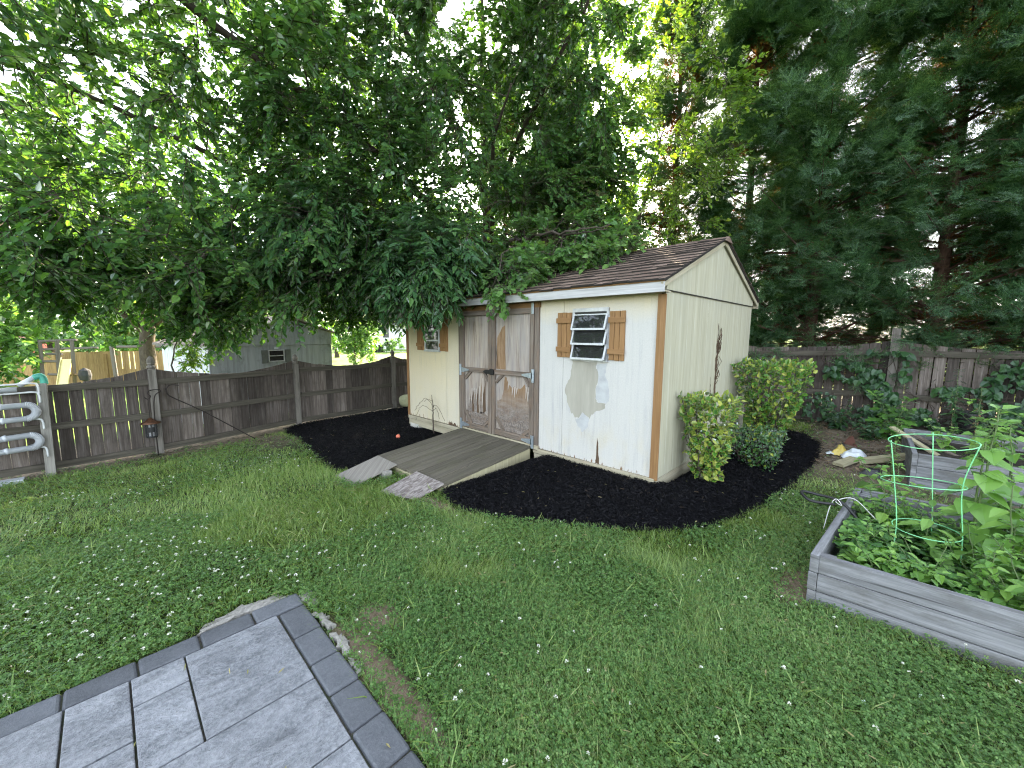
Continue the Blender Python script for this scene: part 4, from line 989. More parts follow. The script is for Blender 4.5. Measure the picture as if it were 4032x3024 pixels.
KH = 1.0
wh = empty("white_house", (-49, 27, zgf(-49, 27)), "white sided house with a dark window far beyond the shrub and tree", "house")
ha = np.array((-50.6, 25.2)); hd = nrmz(np.array((1.9, 1.87))); hb = nrmz(np.array((-1.87, 1.9)))
def hp(s, b, z): q = ha + hd * s + hb * b; return (q[0], q[1], z)
m = MB(); m.prism([hp(0, 0, -1.2), hp(14, 0, -1.2), hp(14, 0, 2.8), hp(0, 0, 2.8)], (*(hb * 7), 0)); m.obj("wall", M_HWHITE, wh)
m = MB(); m.prism([hp(-.6, -.6, 2.82), hp(-.6, 3.6, 4.9), hp(-.6, 7.6, 2.82)], (*(hd * 15), 0)); m.obj("roof", M_HROOF, wh)
m = MB(); m.prism([hp(-.62, -.66, 2.62), hp(14.4, -.66, 2.62), hp(14.4, -.66, 2.80), hp(-.62, -.66, 2.80)], (*(hb * .05), 0)); m.obj("gutter", M_HWHITE, wh)
for s0 in (.9, 4.5, 8):
    m = MB(); m.prism([hp(s0, -.03, .9), hp(s0 + .9, -.03, .9), hp(s0 + .9, -.03, 2.2), hp(s0, -.03, 2.2)], (*(hb * .02), 0)); m.obj("window", m_plain("far_window", (.05, .055, .06), .2), wh)
wh2 = empty("white_house", (-58, 14, zgf(-58, 14)), "pale house largely hidden behind the small tree, left of the far white house", "house")
ha = np.array((-60.0, 9.0)); m = MB(); m.prism([hp(0, 0, -1.2), hp(8, 0, -1.2), hp(8, 0, 2.6), hp(0, 0, 2.6)], (*(hb * 6), 0)); m.obj("wall", M_HWHITE, wh2)
m = MB(); m.prism([hp(-.5, -.5, 2.62), hp(-.5, 3, 4.2), hp(-.5, 6.5, 2.62)], (*(hd * 9), 0)); m.obj("roof", M_HROOF, wh2)
pth = MB(); pth.prism([(-50, 14.2, -.855), (-37.5, 26, -.855), (-38.2, 26.7, -.855), (-50.7, 14.9, -.855)], (0, 0, -.02)); tag(pth.obj("path", M_CONC), kind="structure")
M_BIN = m_plain("dark_blue_bin", (.035, .05, .08), .5); M_BIN2 = m_plain("dark_grey_bin", (.03, .032, .033), .5)
def bin_(x, y, mt, lab, hh=1.0):
    b = empty("wheelie_bin", (x, y, zgf(x, y)), lab, "bin", "wheeled bins by the far house"); z0 = zgf(x, y)
    m = MB(); m.prism([(x - .26, y - .26, z0), (x + .26, y - .26, z0), (x + .3, y - .3, z0 + hh), (x - .3, y - .3, z0 + hh)], (0, .56, 0)); m.obj("bin_body", mt, b)
    m = MB(); m.prism([(x - .33, y - .34, z0 + hh + .005), (x + .33, y - .34, z0 + hh + .005), (x + .33, y + .32, z0 + hh + .08), (x - .33, y + .32, z0 + hh + .08)], (0, 0, .05)); m.obj("lid", mt, b)
bin_(-41.8, 19.4, M_BIN, "dark blue wheeled bin, leftmost by the far white house"); bin_(-41.3, 19.95, M_BIN2, "black wheeled bin, between two others by the far house", 1.1); bin_(-40.7, 20.5, M_BIN2, "black wheeled bin, rightmost by the far white house", .9)
cr = empty("parked_car", (-44, 17, zgf(-44, 17)), "dark parked car behind the small tree, near the far houses", "car")
cd = nrmz(np.array((1.5, 1.55))); cb = np.array((-cd[1], cd[0])); z0 = zgf(-44, 17)
def cp_(s, b, z): return (-44.9 + cd[0] * s + cb[0] * b, 16.2 + cd[1] * s + cb[1] * b, z0 + z)
M_CAR = m_plain("dark_car_paint", (.03, .03, .035), .25, .3, .6)
m = MB(); m.prism([cp_(s, 0, z) for s, z in ((0, .3), (.05, .75), (.9, .9), (1.4, 1.4), (3.0, 1.42), (3.7, .95), (4.3, .85), (4.35, .3))], (*(cb * 1.7), 0)); m.obj("body", M_CAR, cr)
m = MB(); m.prism([cp_(s, -.01, z) for s, z in ((1.1, .95), (1.5, 1.34), (2.9, 1.36), (3.4, .97))], (*(cb * .01), 0)); m.obj("side_window", M_BIN2, cr)
for s in (.8, 3.5):
    m = MB(); m.tube([cp_(s, -.02, .32), cp_(s, .2, .32)], .32, 14); m.obj("wheel", M_BLACK, cr)
# ================================================================== trees
G_DARK = [(0, (0.0251, 0.0634, 0.0198)), (.35, (0.0410, 0.1005, 0.0291)), (.65, (0.0595, 0.1335, 0.0357)), (.86, (0.0912, 0.1757, 0.0410)), (1, (0.1415, 0.2274, 0.0476))]
M_LEAF = m_leaf("broad_leaf", G_DARK, .40, .035, .42)
M_LEAF2 = m_leaf("shade_leaf", [(0, (0.0255, 0.0702, 0.0255)), (.5, (0.0433, 0.1091, 0.0389)), (1, (0.0971, 0.1928, 0.0538))], .38, .05, .42)
M_LEAFY = m_leaf("sunny_leaf", [(0, (.06, .12, .02)), (.6, (.10, .18, .03)), (1, (.17, .22, .035))], .50, .03, .4)
M_LEAFB = m_leaf("bushy_leaf", [(0, (.05, .12, .03)), (.5, (.08, .17, .045)), (1, (.15, .26, .07))], .40, .05, .4)
M_BARK = m_wood("grey_brown_bark", (.035, .028, .022), (.075, .060, .048), (.115, .095, .078), 6, 14, .95, .9, .1)
M_BARKC = m_wood("red_brown_bark", (.040, .024, .016), (.085, .050, .033), (.13, .08, .055), 5, 22, .95, .9, .1)
M_TWIG = m_plain("twig_bark", (.060, .045, .034), .9, var=.3, scale=6)

def crown_geo(cent, dirs, twigs, tlen, nl, L, droop=.35, spread=.9, tpl=None, jit=.25, flat=.0):
    """clusters of leafy twigs.  returns leaf V,F and twig V,F"""
    n = len(cent); N = n * twigs
    c = np.repeat(cent, twigs, 0); d = np.repeat(dirs, twigs, 0)
    td = nrmz(d + rnd_unit(N) * spread); td[:, 2] *= (1 - flat)
    tl = tlen * rng.uniform(.6, 1.25, N)
    st = c + rnd_unit(N) * tlen * .18
    k = np.linspace(.12, 1, nl)
    # positions along drooping twig
    P = st[:, None, :] + td[:, None, :] * (tl[:, None] * k[None])[..., None]
    P[..., 2] -= droop * (tl[:, None] * k[None] ** 2) * .6
    side = nrmz(np.cross(td, np.array([0, 0, 1.0]) + rnd_unit(N) * .25))
    sg = np.where(np.arange(nl) % 2 == 0, 1.0, -1.0)
    fw = td[:, None, :] * .75 + side[:, None, :] * sg[None, :, None] * .8 + rng.normal(size=(N, nl, 3)) * jit
    fw[..., 2] -= droop * .55
    nn = np.array([0, 0, 1.0]) + rng.normal(size=(N, nl, 3)) * .42
    P = P.reshape(-1, 3); X, Y, Z = frames(fw.reshape(-1, 3), nn.reshape(-1, 3))
    s = L * rng.uniform(.55, 1.15, len(P))
    tv, tf = tpl
    lv = inst(tv, tf, P, X, Y, Z, s)
    mid = st + td * (tl * .55)[:, None]; mid[:, 2] -= droop * tl * .6 * .3
    end = st + td * tl[:, None]; end[:, 2] -= droop * tl * .6
    tw = joinVF([segs(st, mid, np.full(N, .006), np.full(N, .0045)), segs(mid, end, np.full(N, .0045), np.full(N, .002))])
    return lv, tw, st
def ell(n, c, r, zmin=None, shell=0.0):
    out = []
    while len(out) < n:
        u = rng.normal(size=3); u /= np.linalg.norm(u); q = u * (shell + (1 - shell) * rng.random()) ** (1 / 3 if shell == 0 else 1)
        p = np.array(c) + q * np.array(r)
        if zmin is not None and p[2] < zmin: continue
        out.append(p)
    return np.array(out)
def limb_tree(name, label, group, trunks, cents, limb_mat, leaf_mat, cr, base_dir_from, extra=None, cat="tree"):
    """trunks: list of (points, r0, r1); twigs from every cluster run back to the nearest limb"""
    o = empty(name, tuple(trunks[0][0][0]), label, cat, group)
    m = MB(); pts = []; rad = []
    for tp, r0, r1 in trunks:
        sp = smooth_path(tp, 6, .015); rs = np.linspace(r0, r1, len(sp)); m.tube(sp, list(rs), 9); pts += sp[2:]; rad += list(rs[2:])
    pts = np.array(pts); rad = np.array(rad)
    m.obj("trunk", limb_mat, o, smooth=True)
    d0 = np.sqrt(((cents[:, None, :] - pts[None]) ** 2).sum(-1)).min(1)
    od = np.argsort(d0); cents = cents[od]; node = list(pts); nr = list(np.minimum(rad * .6, .026)); a = np.zeros_like(cents); r = np.zeros(len(cents))
    NP = np.zeros((len(pts) + len(cents), 3)); NP[:len(pts)] = pts; NR = np.zeros(len(NP)); NR[:len(pts)] = np.minimum(rad * .55, .024); K = len(pts)
    for i in range(len(cents)):                     # every spray grows from the nearest limb or from an earlier spray
        dd = np.sqrt(((NP[:K] - cents[i]) ** 2).sum(1)) * rng.uniform(.85, 1.25, K) + (NR[:K] < .007) * .15
        j = int(np.argmin(dd)); a[i] = NP[j]; r[i] = max(NR[j] * .8, .0055); NP[K] = cents[i]; NR[K] = r[i] * .8; K += 1
    mid = (a + cents) / 2 + rnd_unit(len(a)) * .06; mid[:, 2] += .08 * np.linalg.norm(cents - a, axis=1)
    br = joinVF([segs(a, mid, r, r * .9), segs(mid, cents, r * .9, r * .75)])
    dirs = nrmz(nrmz(cents - a) + np.array([0, 0, -.12]))
    lv, tw, _ = crown_geo(cents, dirs, **cr)
    V, F = joinVF([br, tw]); npobj("branches", V, F, M_TWIG, o, smooth=True)
    V, F = lv; npobj("crown", V, F, leaf_mat, o)
    return o
def roof_z(x, y): return np.where((x > -.3) & (x < 5.0) & (y > -.4) & (y < 3.5), 2.70 - np.abs(y - 1.54) * .40 + .16, -9)
def clear(P):
    k = P[:, 2] > roof_z(P[:, 0], P[:, 1])
    # keep the air round the walls and the view of the yard free
    k &= ~((P[:, 0] > -.2) & (P[:, 1] > -1.6) & (P[:, 2] < 2.1))
    return P[k]
TPL_ASH = leaf_tpl(.40, .14, .16, .30, .66, .72)
TPL_MUL = leaf_tpl(.68, .10, .12, .28, .66, .80)

# --- the big broadleaf tree behind the left end of the shed
tr = (-.95, 2.75, zgf(-.95, 2.75) - .1)
TRK = [([tr, (-.9, 2.7, 1.2), (-.75, 2.6, 2.6), (-.55, 2.4, 4.2), (-.3, 2.1, 6.2), (0, 1.8, 8.6)], .17, .03),
       ([(-.80, 2.62, 2.0), (-.5, 1.7, 3.2), (-.3, .4, 4.1), (-.2, -1.4, 4.9), (-.2, -3.2, 5.6), (-.1, -4.8, 6.2), (0, -6.2, 6.4)], .095, .015),
       ([(-.78, 2.6, 2.4), (-1.0, 1.4, 3.2), (-1.3, -.3, 3.7), (-1.4, -2.2, 4.1), (-1.3, -4.0, 4.5), (-1.1, -5.6, 4.4)], .08, .012),
       ([(-.72, 2.58, 2.8), (.2, 1.9, 3.9), (1.2, 1.0, 4.5), (2.2, .4, 4.9)], .07, .012),
       ([(-.6, 2.45, 3.8), (.6, 2.2, 5.2), (2.0, 1.9, 6.2), (3.0, 1.7, 6.9)], .07, .012),
       ([(-.5, 2.4, 4.4), (-.2, 1.0, 5.8), (.2, -.6, 6.8), (.5, -2.4, 7.4), (.6, -4.0, 7.5)], .07, .012),
       ([(-.82, 2.62, 1.7), (-.2, 1.6, 2.3), (.3, .4, 2.55), (.8, -.5, 2.5)], .05, .010),
       ([(-.8, 2.7, 1.6), (-1.2, 1.6, 2.1), (-1.5, .2, 2.3), (-1.5, -1.4, 2.35)], .05, .010),
       ([(-.5, 2.4, 3.4), (.7, 1.9, 3.3), (1.9, 1.0, 3.0), (3.0, .7, 2.85), (3.7, .6, 2.8)], .04, .008)]
cl = np.concatenate([ell(300, (-.3, -3.0, 4.2), (2.0, 2.8, 2.8), 1.9), ell(210, (.2, -.4, 4.1), (1.7, 1.9, 2.1), 2.2), ell(150, (1.7, 1.9, 5.2), (1.6, 1.4, 2.2)), ell(90, (1.3, 2.7, 4.3), (1.3, .7, 1.5), 3.0),
                     ell(230, (.3, .2, 7.0), (3.2, 3.6, 1.6)), ell(50, (-1.3, -2.2, 2.3), (.6, 1.0, .6), 1.72), ell(14, (-1.25, -2.65, 1.78), (.35, .45, .18)), ell(70, (-1.3, -.2, 2.35), (.7, 1.5, .5), 1.85), ell(50, (-1.2, -4.1, 2.5), (.7, 1.4, .6), 1.95)])
cl = clear(cl)
limb_tree("shade_tree", "big broadleaf tree arching over the yard from behind the shed's left end", "broadleaf trees", TRK, cl, M_BARK, M_LEAF,
          dict(twigs=8, tlen=.50, nl=15, L=.098, tpl=TPL_MUL, droop=.4), None)
# low hanging boughs with long pointed leaflets in front of the left half of the roof
cl = clear(np.concatenate([ell(78, (1.05, -.5, 2.62), (1.25, .5, .48), 2.2), ell(22, (1.15, -.6, 2.24), (.65, .2, .10)), ell(30, (.1, -1.6, 2.9), (.9, .9, .7), 2.2)]))
limb_tree("ash_tree", "dark ash boughs with long pointed leaflets hanging in front of the left shed window", "broadleaf trees",
          [([(-.35, 3.45, -.35), (-.4, 3.3, 1.4), (-.45, 2.9, 2.6), (-.2, 1.8, 3.1), (.3, .5, 3.2), (.7, -.5, 3.0)], .09, .012), ([(-.4, 2.6, 2.75), (-.5, 1.2, 3.2), (-.3, -.4, 3.3), (.1, -1.6, 3.2)], .05, .01)],
          cl, M_BARK, M_LEAF2, dict(twigs=8, tlen=.42, nl=14, L=.145, tpl=TPL_ASH, droop=.75, jit=.18), None)
# a limb of rounder leaves lying over the shed roof
cl = np.concatenate([ell(46, (1.9, .35, 2.40), (1.0, .45, .17)), ell(30, (2.9, .8, 2.56), (.8, .35, .13)), ell(10, (3.35, 1.2, 2.72), (.45, .25, .08)), ell(44, (2.05, .08, 2.27), (1.05, .22, .12)), ell(50, (2.2, 1.3, 2.95), (1.4, .5, .30)), ell(3, (2.62, -.28, 2.06), (.16, .06, .12))])
limb_tree("mulberry_tree", "lighter green mulberry branches with round leaves lying across the shed roof", "broadleaf trees",
          [([(.9, 3.75, -.3), (.95, 3.65, 1.6), (1.1, 3.3, 2.6), (1.5, 2.4, 3.2), (2.1, 1.2, 3.05), (2.9, .8, 2.85), (3.6, .7, 2.78)], .06, .007), ([(1.6, 2.3, 3.2), (1.8, 1.2, 2.95), (2.2, .3, 2.65), (2.6, -.2, 2.25)], .022, .005)],
          cl, M_BARK, M_LEAFB, dict(twigs=6, tlen=.27, nl=9, L=.095, tpl=leaf_tpl(.78, .08, .1, .3, .68, .82), droop=.3), None)
# young broadleaf tree that catches the sun behind the roof
cl = np.concatenate([ell(230, (1.9, 3.9, 5.4), (2.4, .8, 3.0), 2.8)])
limb_tree("sapling_tree", "backlit yellow green tree behind the middle of the shed roof", "broadleaf trees",
          [([(1.9, 4.1, -.2), (1.85, 4.05, 2.0), (1.7, 3.95, 4.2), (1.5, 3.9, 7.0)], .09, .02), ([(1.85, 4.05, 2.3), (2.4, 3.9, 3.8), (2.9, 3.8, 5.4)], .05, .01), ([(1.8, 4.0, 2.8), (1.0, 3.9, 4.2), (.3, 3.8, 5.6)], .05, .01)],
          cl, M_BARK, M_LEAFY, dict(twigs=7, tlen=.42, nl=11, L=.085, tpl=TPL_MUL, droop=.3), None)
# --- trees in the neighbouring yard
cl = np.concatenate([ell(10, (-2.95, -2.75, 1.08), (.22, .35, .20)), ell(10, (-2.9, -2.5, 1.5), (.3, .4, .3))])
limb_tree("young_tree", "yellow green twigs hanging before the pale end of the neighbouring shed", "trees in the next yard",
          [([(-3.2, -3.0, -.45), (-3.2, -3.0, .6), (-3.1, -2.9, 1.3), (-2.95, -2.6, 1.9)], .02, .006)], cl, M_BARK, M_LEAFY, dict(twigs=5, tlen=.22, nl=8, L=.075, tpl=TPL_MUL, droop=.5), None)
cl = ell(150, (-8.3, -2.6, 4.3), (2.6, 4.0, 2.9), 1.1, .3)
limb_tree("yard_tree", "broadleaf tree with pale trunk standing just beyond the acorn topped fence post", "trees in the next yard",
          [([(-8.5, -3.0, -1.0), (-8.5, -3.0, 1.0), (-8.4, -2.9, 2.6), (-8.3, -2.7, 4.8), (-8.2, -2.6, 6.8)], .22, .05), ([(-8.5, -3.0, 1.4), (-8.2, -4.2, 3.0), (-8, -5.4, 4)], .08, .02), ([(-8.5, -2.9, 1.6), (-8.4, -1.7, 3.0), (-8.2, -.4, 4.2)], .08, .02)],
          cl, M_BARK, M_LEAF, dict(twigs=8, tlen=.85, nl=13, L=.17, tpl=TPL_MUL, droop=.35), None)
def far_tree(x, y, h, r, n, label, mat, L=.3, zb=.35, nm="yard_tree", group="trees in the next yard"):
    z0 = zgf(x, y); c = (x, y, z0 + h * (zb + 1) / 2)
    cl = ell(n, c, (r, r, h * (1 - zb) / 2), None, .35)
    limb_tree(nm, label, group, [([(x, y, z0 - .2), (x + .05, y, z0 + h * .25), (x, y + .1, z0 + h * .55), (x, y, z0 + h * .85)], max(.05, r * .07), .02), ([(x, y, z0 + h * .25), (x + r * .4, y + r * .3, z0 + h * .6)], r * .03, .01), ([(x, y, z0 + h * .3), (x - r * .4, y - r * .2, z0 + h * .65)], r * .03, .01)],
              cl, M_BARK, mat, dict(twigs=6, tlen=r * .35, nl=11, L=L, tpl=TPL_MUL, droop=.3), None)
far_tree(-22.2, 8.9, 3.6, 1.75, 70, "small round headed tree on the sunny lawn beyond the fence", M_LEAFB, .22, .34, group="lawn trees")
far_tree(-20, -8.0, 5.0, 2.6, 90, "bright green tree above the left end of the tan fence", M_LEAFB, .3, .2)
far_tree(-24, -1.5, 6.0, 3.0, 80, "broad tree over the middle of the tan fence", M_LEAFB, .34, .2)
far_tree(-15.5, 2.6, 6.5, 2.4, 80, "leafy tree rising behind the grey neighbouring shed", M_LEAF, .26, .2)
far_tree(-6.8, 5.0, 7.5, 2.6, 210, "broadleaf tree behind the grey neighbouring shed's right end", M_LEAF, .16, .3)  # next yard's foliage, placed and thickened to keep sun off the left lawn
far_tree(-4.9, 5.6, 6.5, 2.1, 230, "unseen bushy tree added behind the left part of the shed to block the sun", M_LEAF, .15, .1)  # added out of sight to keep low sun off the left mulch
far_tree(-33, 12, 8, 3.6, 70, "tall tree on the far lawn left of the small round tree", M_LEAF, .4, .2)
far_tree(-62, 36, 11, 6, 60, "dark tree above the far white house roof", M_LEAF, .7, .1)
far_tree(-75, 12, 12, 8, 60, "wide tree on the far skyline behind the pale house", M_LEAF, .9, .05)
far_tree(-58, -8, 11, 8, 60, "wide tree on the far skyline behind the red outbuilding", M_LEAF, .8, .05)
far_tree(-58, -26, 10, 8, 60, "leftmost tree on the far skyline", M_LEAF, .8, .05)
def shrub(x, y, r, h, n, label, mat, L, nm="shrub", group="shrubs by the far house"):
    z0 = zgf(x, y); o = empty(nm, (x, y, z0), label, "shrub", group)
    cl = ell(n, (x, y, z0 + h * .5), (r, r, h * .5)); lv, tw, _ = crown_geo(cl, nrmz(cl - np.array((x, y, z0))), 5, r * .4, 8, L, tpl=TPL_MUL)
    npobj("foliage", *lv, mat, o); npobj("stems", *tw, M_TWIG, o)
shrub(-39.3, 21.8, 1.1, 1.6, 40, "round green shrub in front of the far white house", M_LEAFB, .2)
shrub(-40.3, 21.0, .7, 1.0, 25, "small greyish shrub between the bins and the round shrub", M_LEAF2, .16)
shrub(-21.6, 9.0, .9, 1.3, 26, "low leafy shrub at the foot of the small lawn tree", M_LEAFB, .16)

# --- conifers behind the rear fence
M_CON = m_leaf("conifer_spray", [(0, (.018, .048, .019)), (.35, (.034, .083, .033)), (.7, (.066, .140, .056)), (.955, (.125, .215, .09)), (.985, (.12, .06, .022)), (1, (.14, .065, .025))], .28, .008, .6, 1.3, (1.4, 1.3, .5))
M_CONB = m_leaf("dry_conifer_spray", [(0, (.05, .028, .013)), (.6, (.095, .05, .02)), (1, (.16, .085, .032))], .55, .01, .6, 1.3, (1.5, 1.2, .6))
def spray_tpl():
    """a fan of feathery shoots, each set with short scale-like sprigs"""
    g = np.random.default_rng(2); V = []; F = []
    def q(a, b, w, z):
        a = np.array(a, float); b = np.array(b, float); d = b - a; s = np.array((-d[1], d[0], 0)); s = s / (np.linalg.norm(s) + 1e-9) * w
        o = len(V); m_ = a + d * .5; V.extend([a, m_ + s + (0, 0, z), b, m_ - s + (0, 0, z)]); F.append((o, o + 1, o + 2, o + 3))
    for ang, ln, st_, rise in ((0, 1.0, .0, .0), (-38, .62, .10, .10), (40, .58, .16, .06), (-30, .50, .42, -.05), (28, .52, .36, .08), (-62, .36, .20, -.04), (60, .34, .28, .04)):
        th = R_(ang); u = np.array((math.sin(th), math.cos(th))); b0 = np.array((0, st_, -.10 * st_)); L = ln - (st_ if ang == 0 else 0)
        f = lambda t_: b0 + np.array((u[0] * L * t_, u[1] * L * t_, rise * t_ - .16 * L * t_ * t_))
        q(f(0), f(1), .010, 0)
        n = max(4, int(L * 11))
        for k in range(n):
            t_ = .12 + .84 * k / n; p = f(t_); l2 = (.17 * (1 - .55 * t_)) * g.uniform(.7, 1.2)
            for sgn in (-1, 1):
                a2 = th + sgn * R_(g.uniform(28, 48)); q(p, p + np.array((math.sin(a2) * l2, math.cos(a2) * l2, g.uniform(-.05, .03))), .013, .006)
    return np.array(V), np.array(F)
SPV, SPF = spray_tpl()
def conifer_mesh(h, r, zlo, nb, ns, sz, rng_seed, dry=8):
    """one conifer, its foot at the origin: sprays along outward boughs"""
    g = np.random.default_rng(rng_seed)
    t_ = g.random(nb) ** .85; bz = zlo + (h - zlo) * t_; az = g.uniform(0, 2 * math.pi, nb)
    gap = vnoise(az * 1.1, bz * 1.25, 1.0, rng_seed) > .30; t_, bz, az = t_[gap], bz[gap], az[gap]; nb = len(t_)
    rad = r * np.clip(1.06 - .80 * t_, .10, 1) * g.uniform(.62, 1.2, nb)
    out = np.stack([np.cos(az), np.sin(az), np.zeros(nb)], 1)
    p0 = np.stack([np.zeros(nb), np.zeros(nb), bz - rad * .10], 1)
    p1 = p0 + out * rad[:, None]; p1[:, 2] += rad * g.uniform(.05, .5, nb)
    k = g.random((nb, ns)) ** .6 * .76 + .27
    P = p0[:, None] + (p1 - p0)[:, None] * k[..., None] + g.normal(size=(nb, ns, 3)) * (.05 + .055 * rad[:, None, None])
    ax = nrmz(p1 - p0)
    d = ax[:, None] * .9 + g.normal(size=(nb, ns, 3)) * .45; d[..., 2] += .06
    nn = np.array([0, 0, 1.0]) + out[:, None] * .55 + g.normal(size=(nb, ns, 3)) * .35
    X, Y, Z = frames(d.reshape(-1, 3), nn.reshape(-1, 3)); N = nb * ns
    lv = inst(SPV, SPF, P.reshape(-1, 3), X, Y, Z, sz * g.uniform(.6, 1.2, N))
    br = segs(p0, p1, .012 + rad * .010, np.full(nb, .004))
    # bare dead twigs round the foot of the trunk
    nd = 130; a2 = g.uniform(0, 2 * math.pi, nd); z2 = g.uniform(.3, zlo + .9, nd); l2 = g.uniform(.3, 1.0, nd) * r
    q0 = np.stack([np.zeros(nd), np.zeros(nd), z2], 1); q1 = q0 + np.stack([np.cos(a2) * l2, np.sin(a2) * l2, g.uniform(-.15, .35, nd)], 1)
    m3 = []
    for _ in range(3):
        b0 = q0 + (q1 - q0) * g.uniform(.3, .9, (nd, 1)); b1 = b0 + nrmz((q1 - q0) + g.normal(size=(nd, 3)) * .5) * g.uniform(.15, .45, (nd, 1)); m3.append(segs(b0, b1, np.full(nd, .004), np.full(nd, .0015)))
    tw = joinVF([br, segs(q0, q1, np.full(nd, .011), np.full(nd, .003))] + m3)
    # dry brown sprays deep inside the crown
    nk = nb * dry; kb = g.integers(0, nb, nk); kk = g.uniform(.1, .5, (nk, 1)); Pd = p0[kb] + (p1 - p0)[kb] * kk + g.normal(size=(nk, 3)) * .08
    Xd, Yd, Zd = frames(ax[kb] + g.normal(size=(nk, 3)) * .6, np.array([0, 0, 1.0]) + g.normal(size=(nk, 3)) * .5)
    dv = inst(SPV, SPF, Pd, Xd, Yd, Zd, sz * .75 * g.uniform(.5, 1.1, nk))
    return lv, tw, dv
def conifer_proto(h, r, zlo, nb, ns, sz, seed, dry=8):
    lv, tw, dv = conifer_mesh(h, r, zlo, nb, ns, sz, seed, dry)
    o = empty("conifer", (0, 0, 0))
    m = MB(); m.tube(smooth_path([(0, 0, -.3), (.03, .02, 1.0), (-.02, .03, h * .4), (.02, 0, h * .75), (0, 0, h * .98)], 4, .01), list(np.linspace(.15, .015, 17)), 9); m.obj("trunk", M_BARKC, o, smooth=True)
    npobj("branches", *tw, M_BARKC, o); npobj("crown", *lv, M_CON, o); npobj("dry_sprays", *dv, M_CONB, o)
    return o
def copy_tree(o, loc, rz, sc=1.0):
    c = o.copy(); C.objects.link(c); c.location = loc; c.rotation_euler = (0, 0, rz); c.scale = (sc, sc, sc)
    for ch in list(o.children):
        d = ch.copy(); C.objects.link(d); d.parent = c
        for g in ch.children:
            e = g.copy(); C.objects.link(e); e.parent = d
    return c
cA = conifer_proto(11.5, 1.95, .7, 400, 50, .34, 3)
cB = conifer_proto(10.5, 2.05, .5, 390, 50, .35, 9)
cC = conifer_proto(11.0, 1.5, 1.2, 280, 24, .33, 21, 24)
CON = [(cC, -4.1, 6.5, .3, 1.0, "leftmost conifer, half hidden behind the big broadleaf tree"), (cC, -1.95, 6.6, 1.4, 1.02, "brown conifer behind the left end of the shed roof"), (cC, 1.95, 6.6, 2.2, 1.0, "sunlit brown conifer behind the middle of the shed roof"),
       (cB, 3.55, 6.9, 3.4, .98, "conifer behind the right half of the shed roof"), (cA, 5.0, 6.4, 4.1, 1.03, "tall conifer just right of the shed gable"), (cB, 6.75, 6.5, 5.2, 1.0, "conifer behind the tall rear fence post"),
       (cA, 8.45, 6.2, .9, .97, "conifer overhanging the rear fence above the far vegetable bed"), (cB, 10.2, 6.0, 2.7, 1.0, "rightmost conifer at the edge of the yard"),
       (cB, 5.9, 8.0, 1.0, .62, "smaller conifer in the gap behind the tall rear fence post"), (cA, 7.7, 7.9, 2.6, .6, "smaller conifer in the gap left of the overhanging conifer"), (cB, 9.5, 7.6, 4.4, .66, "smaller conifer in the gap left of the rightmost conifer"), (cA, 4.2, 8.2, 5.5, .55, "smaller conifer behind the shed gable"),
       (cC, 0.0, 7.7, 4.0, .56, "short brown conifer in the sunlit gap behind the shed roof"),
       (cA, 2.6, 9.0, 5.0, .42, "short conifer behind the shed, left of the gable")]
used = set()
for p, x, y, rz, sc, lab in CON:
    loc = (x, y, zgf(x, y) - .02)
    if p.name not in used:
        o = p; used.add(p.name); o.location = loc; o.rotation_euler = (0, 0, rz); o.scale = (sc,) * 3
    else: o = copy_tree(p, loc, rz, sc)
    tag(o, lab, "tree", "conifers behind the rear fence")
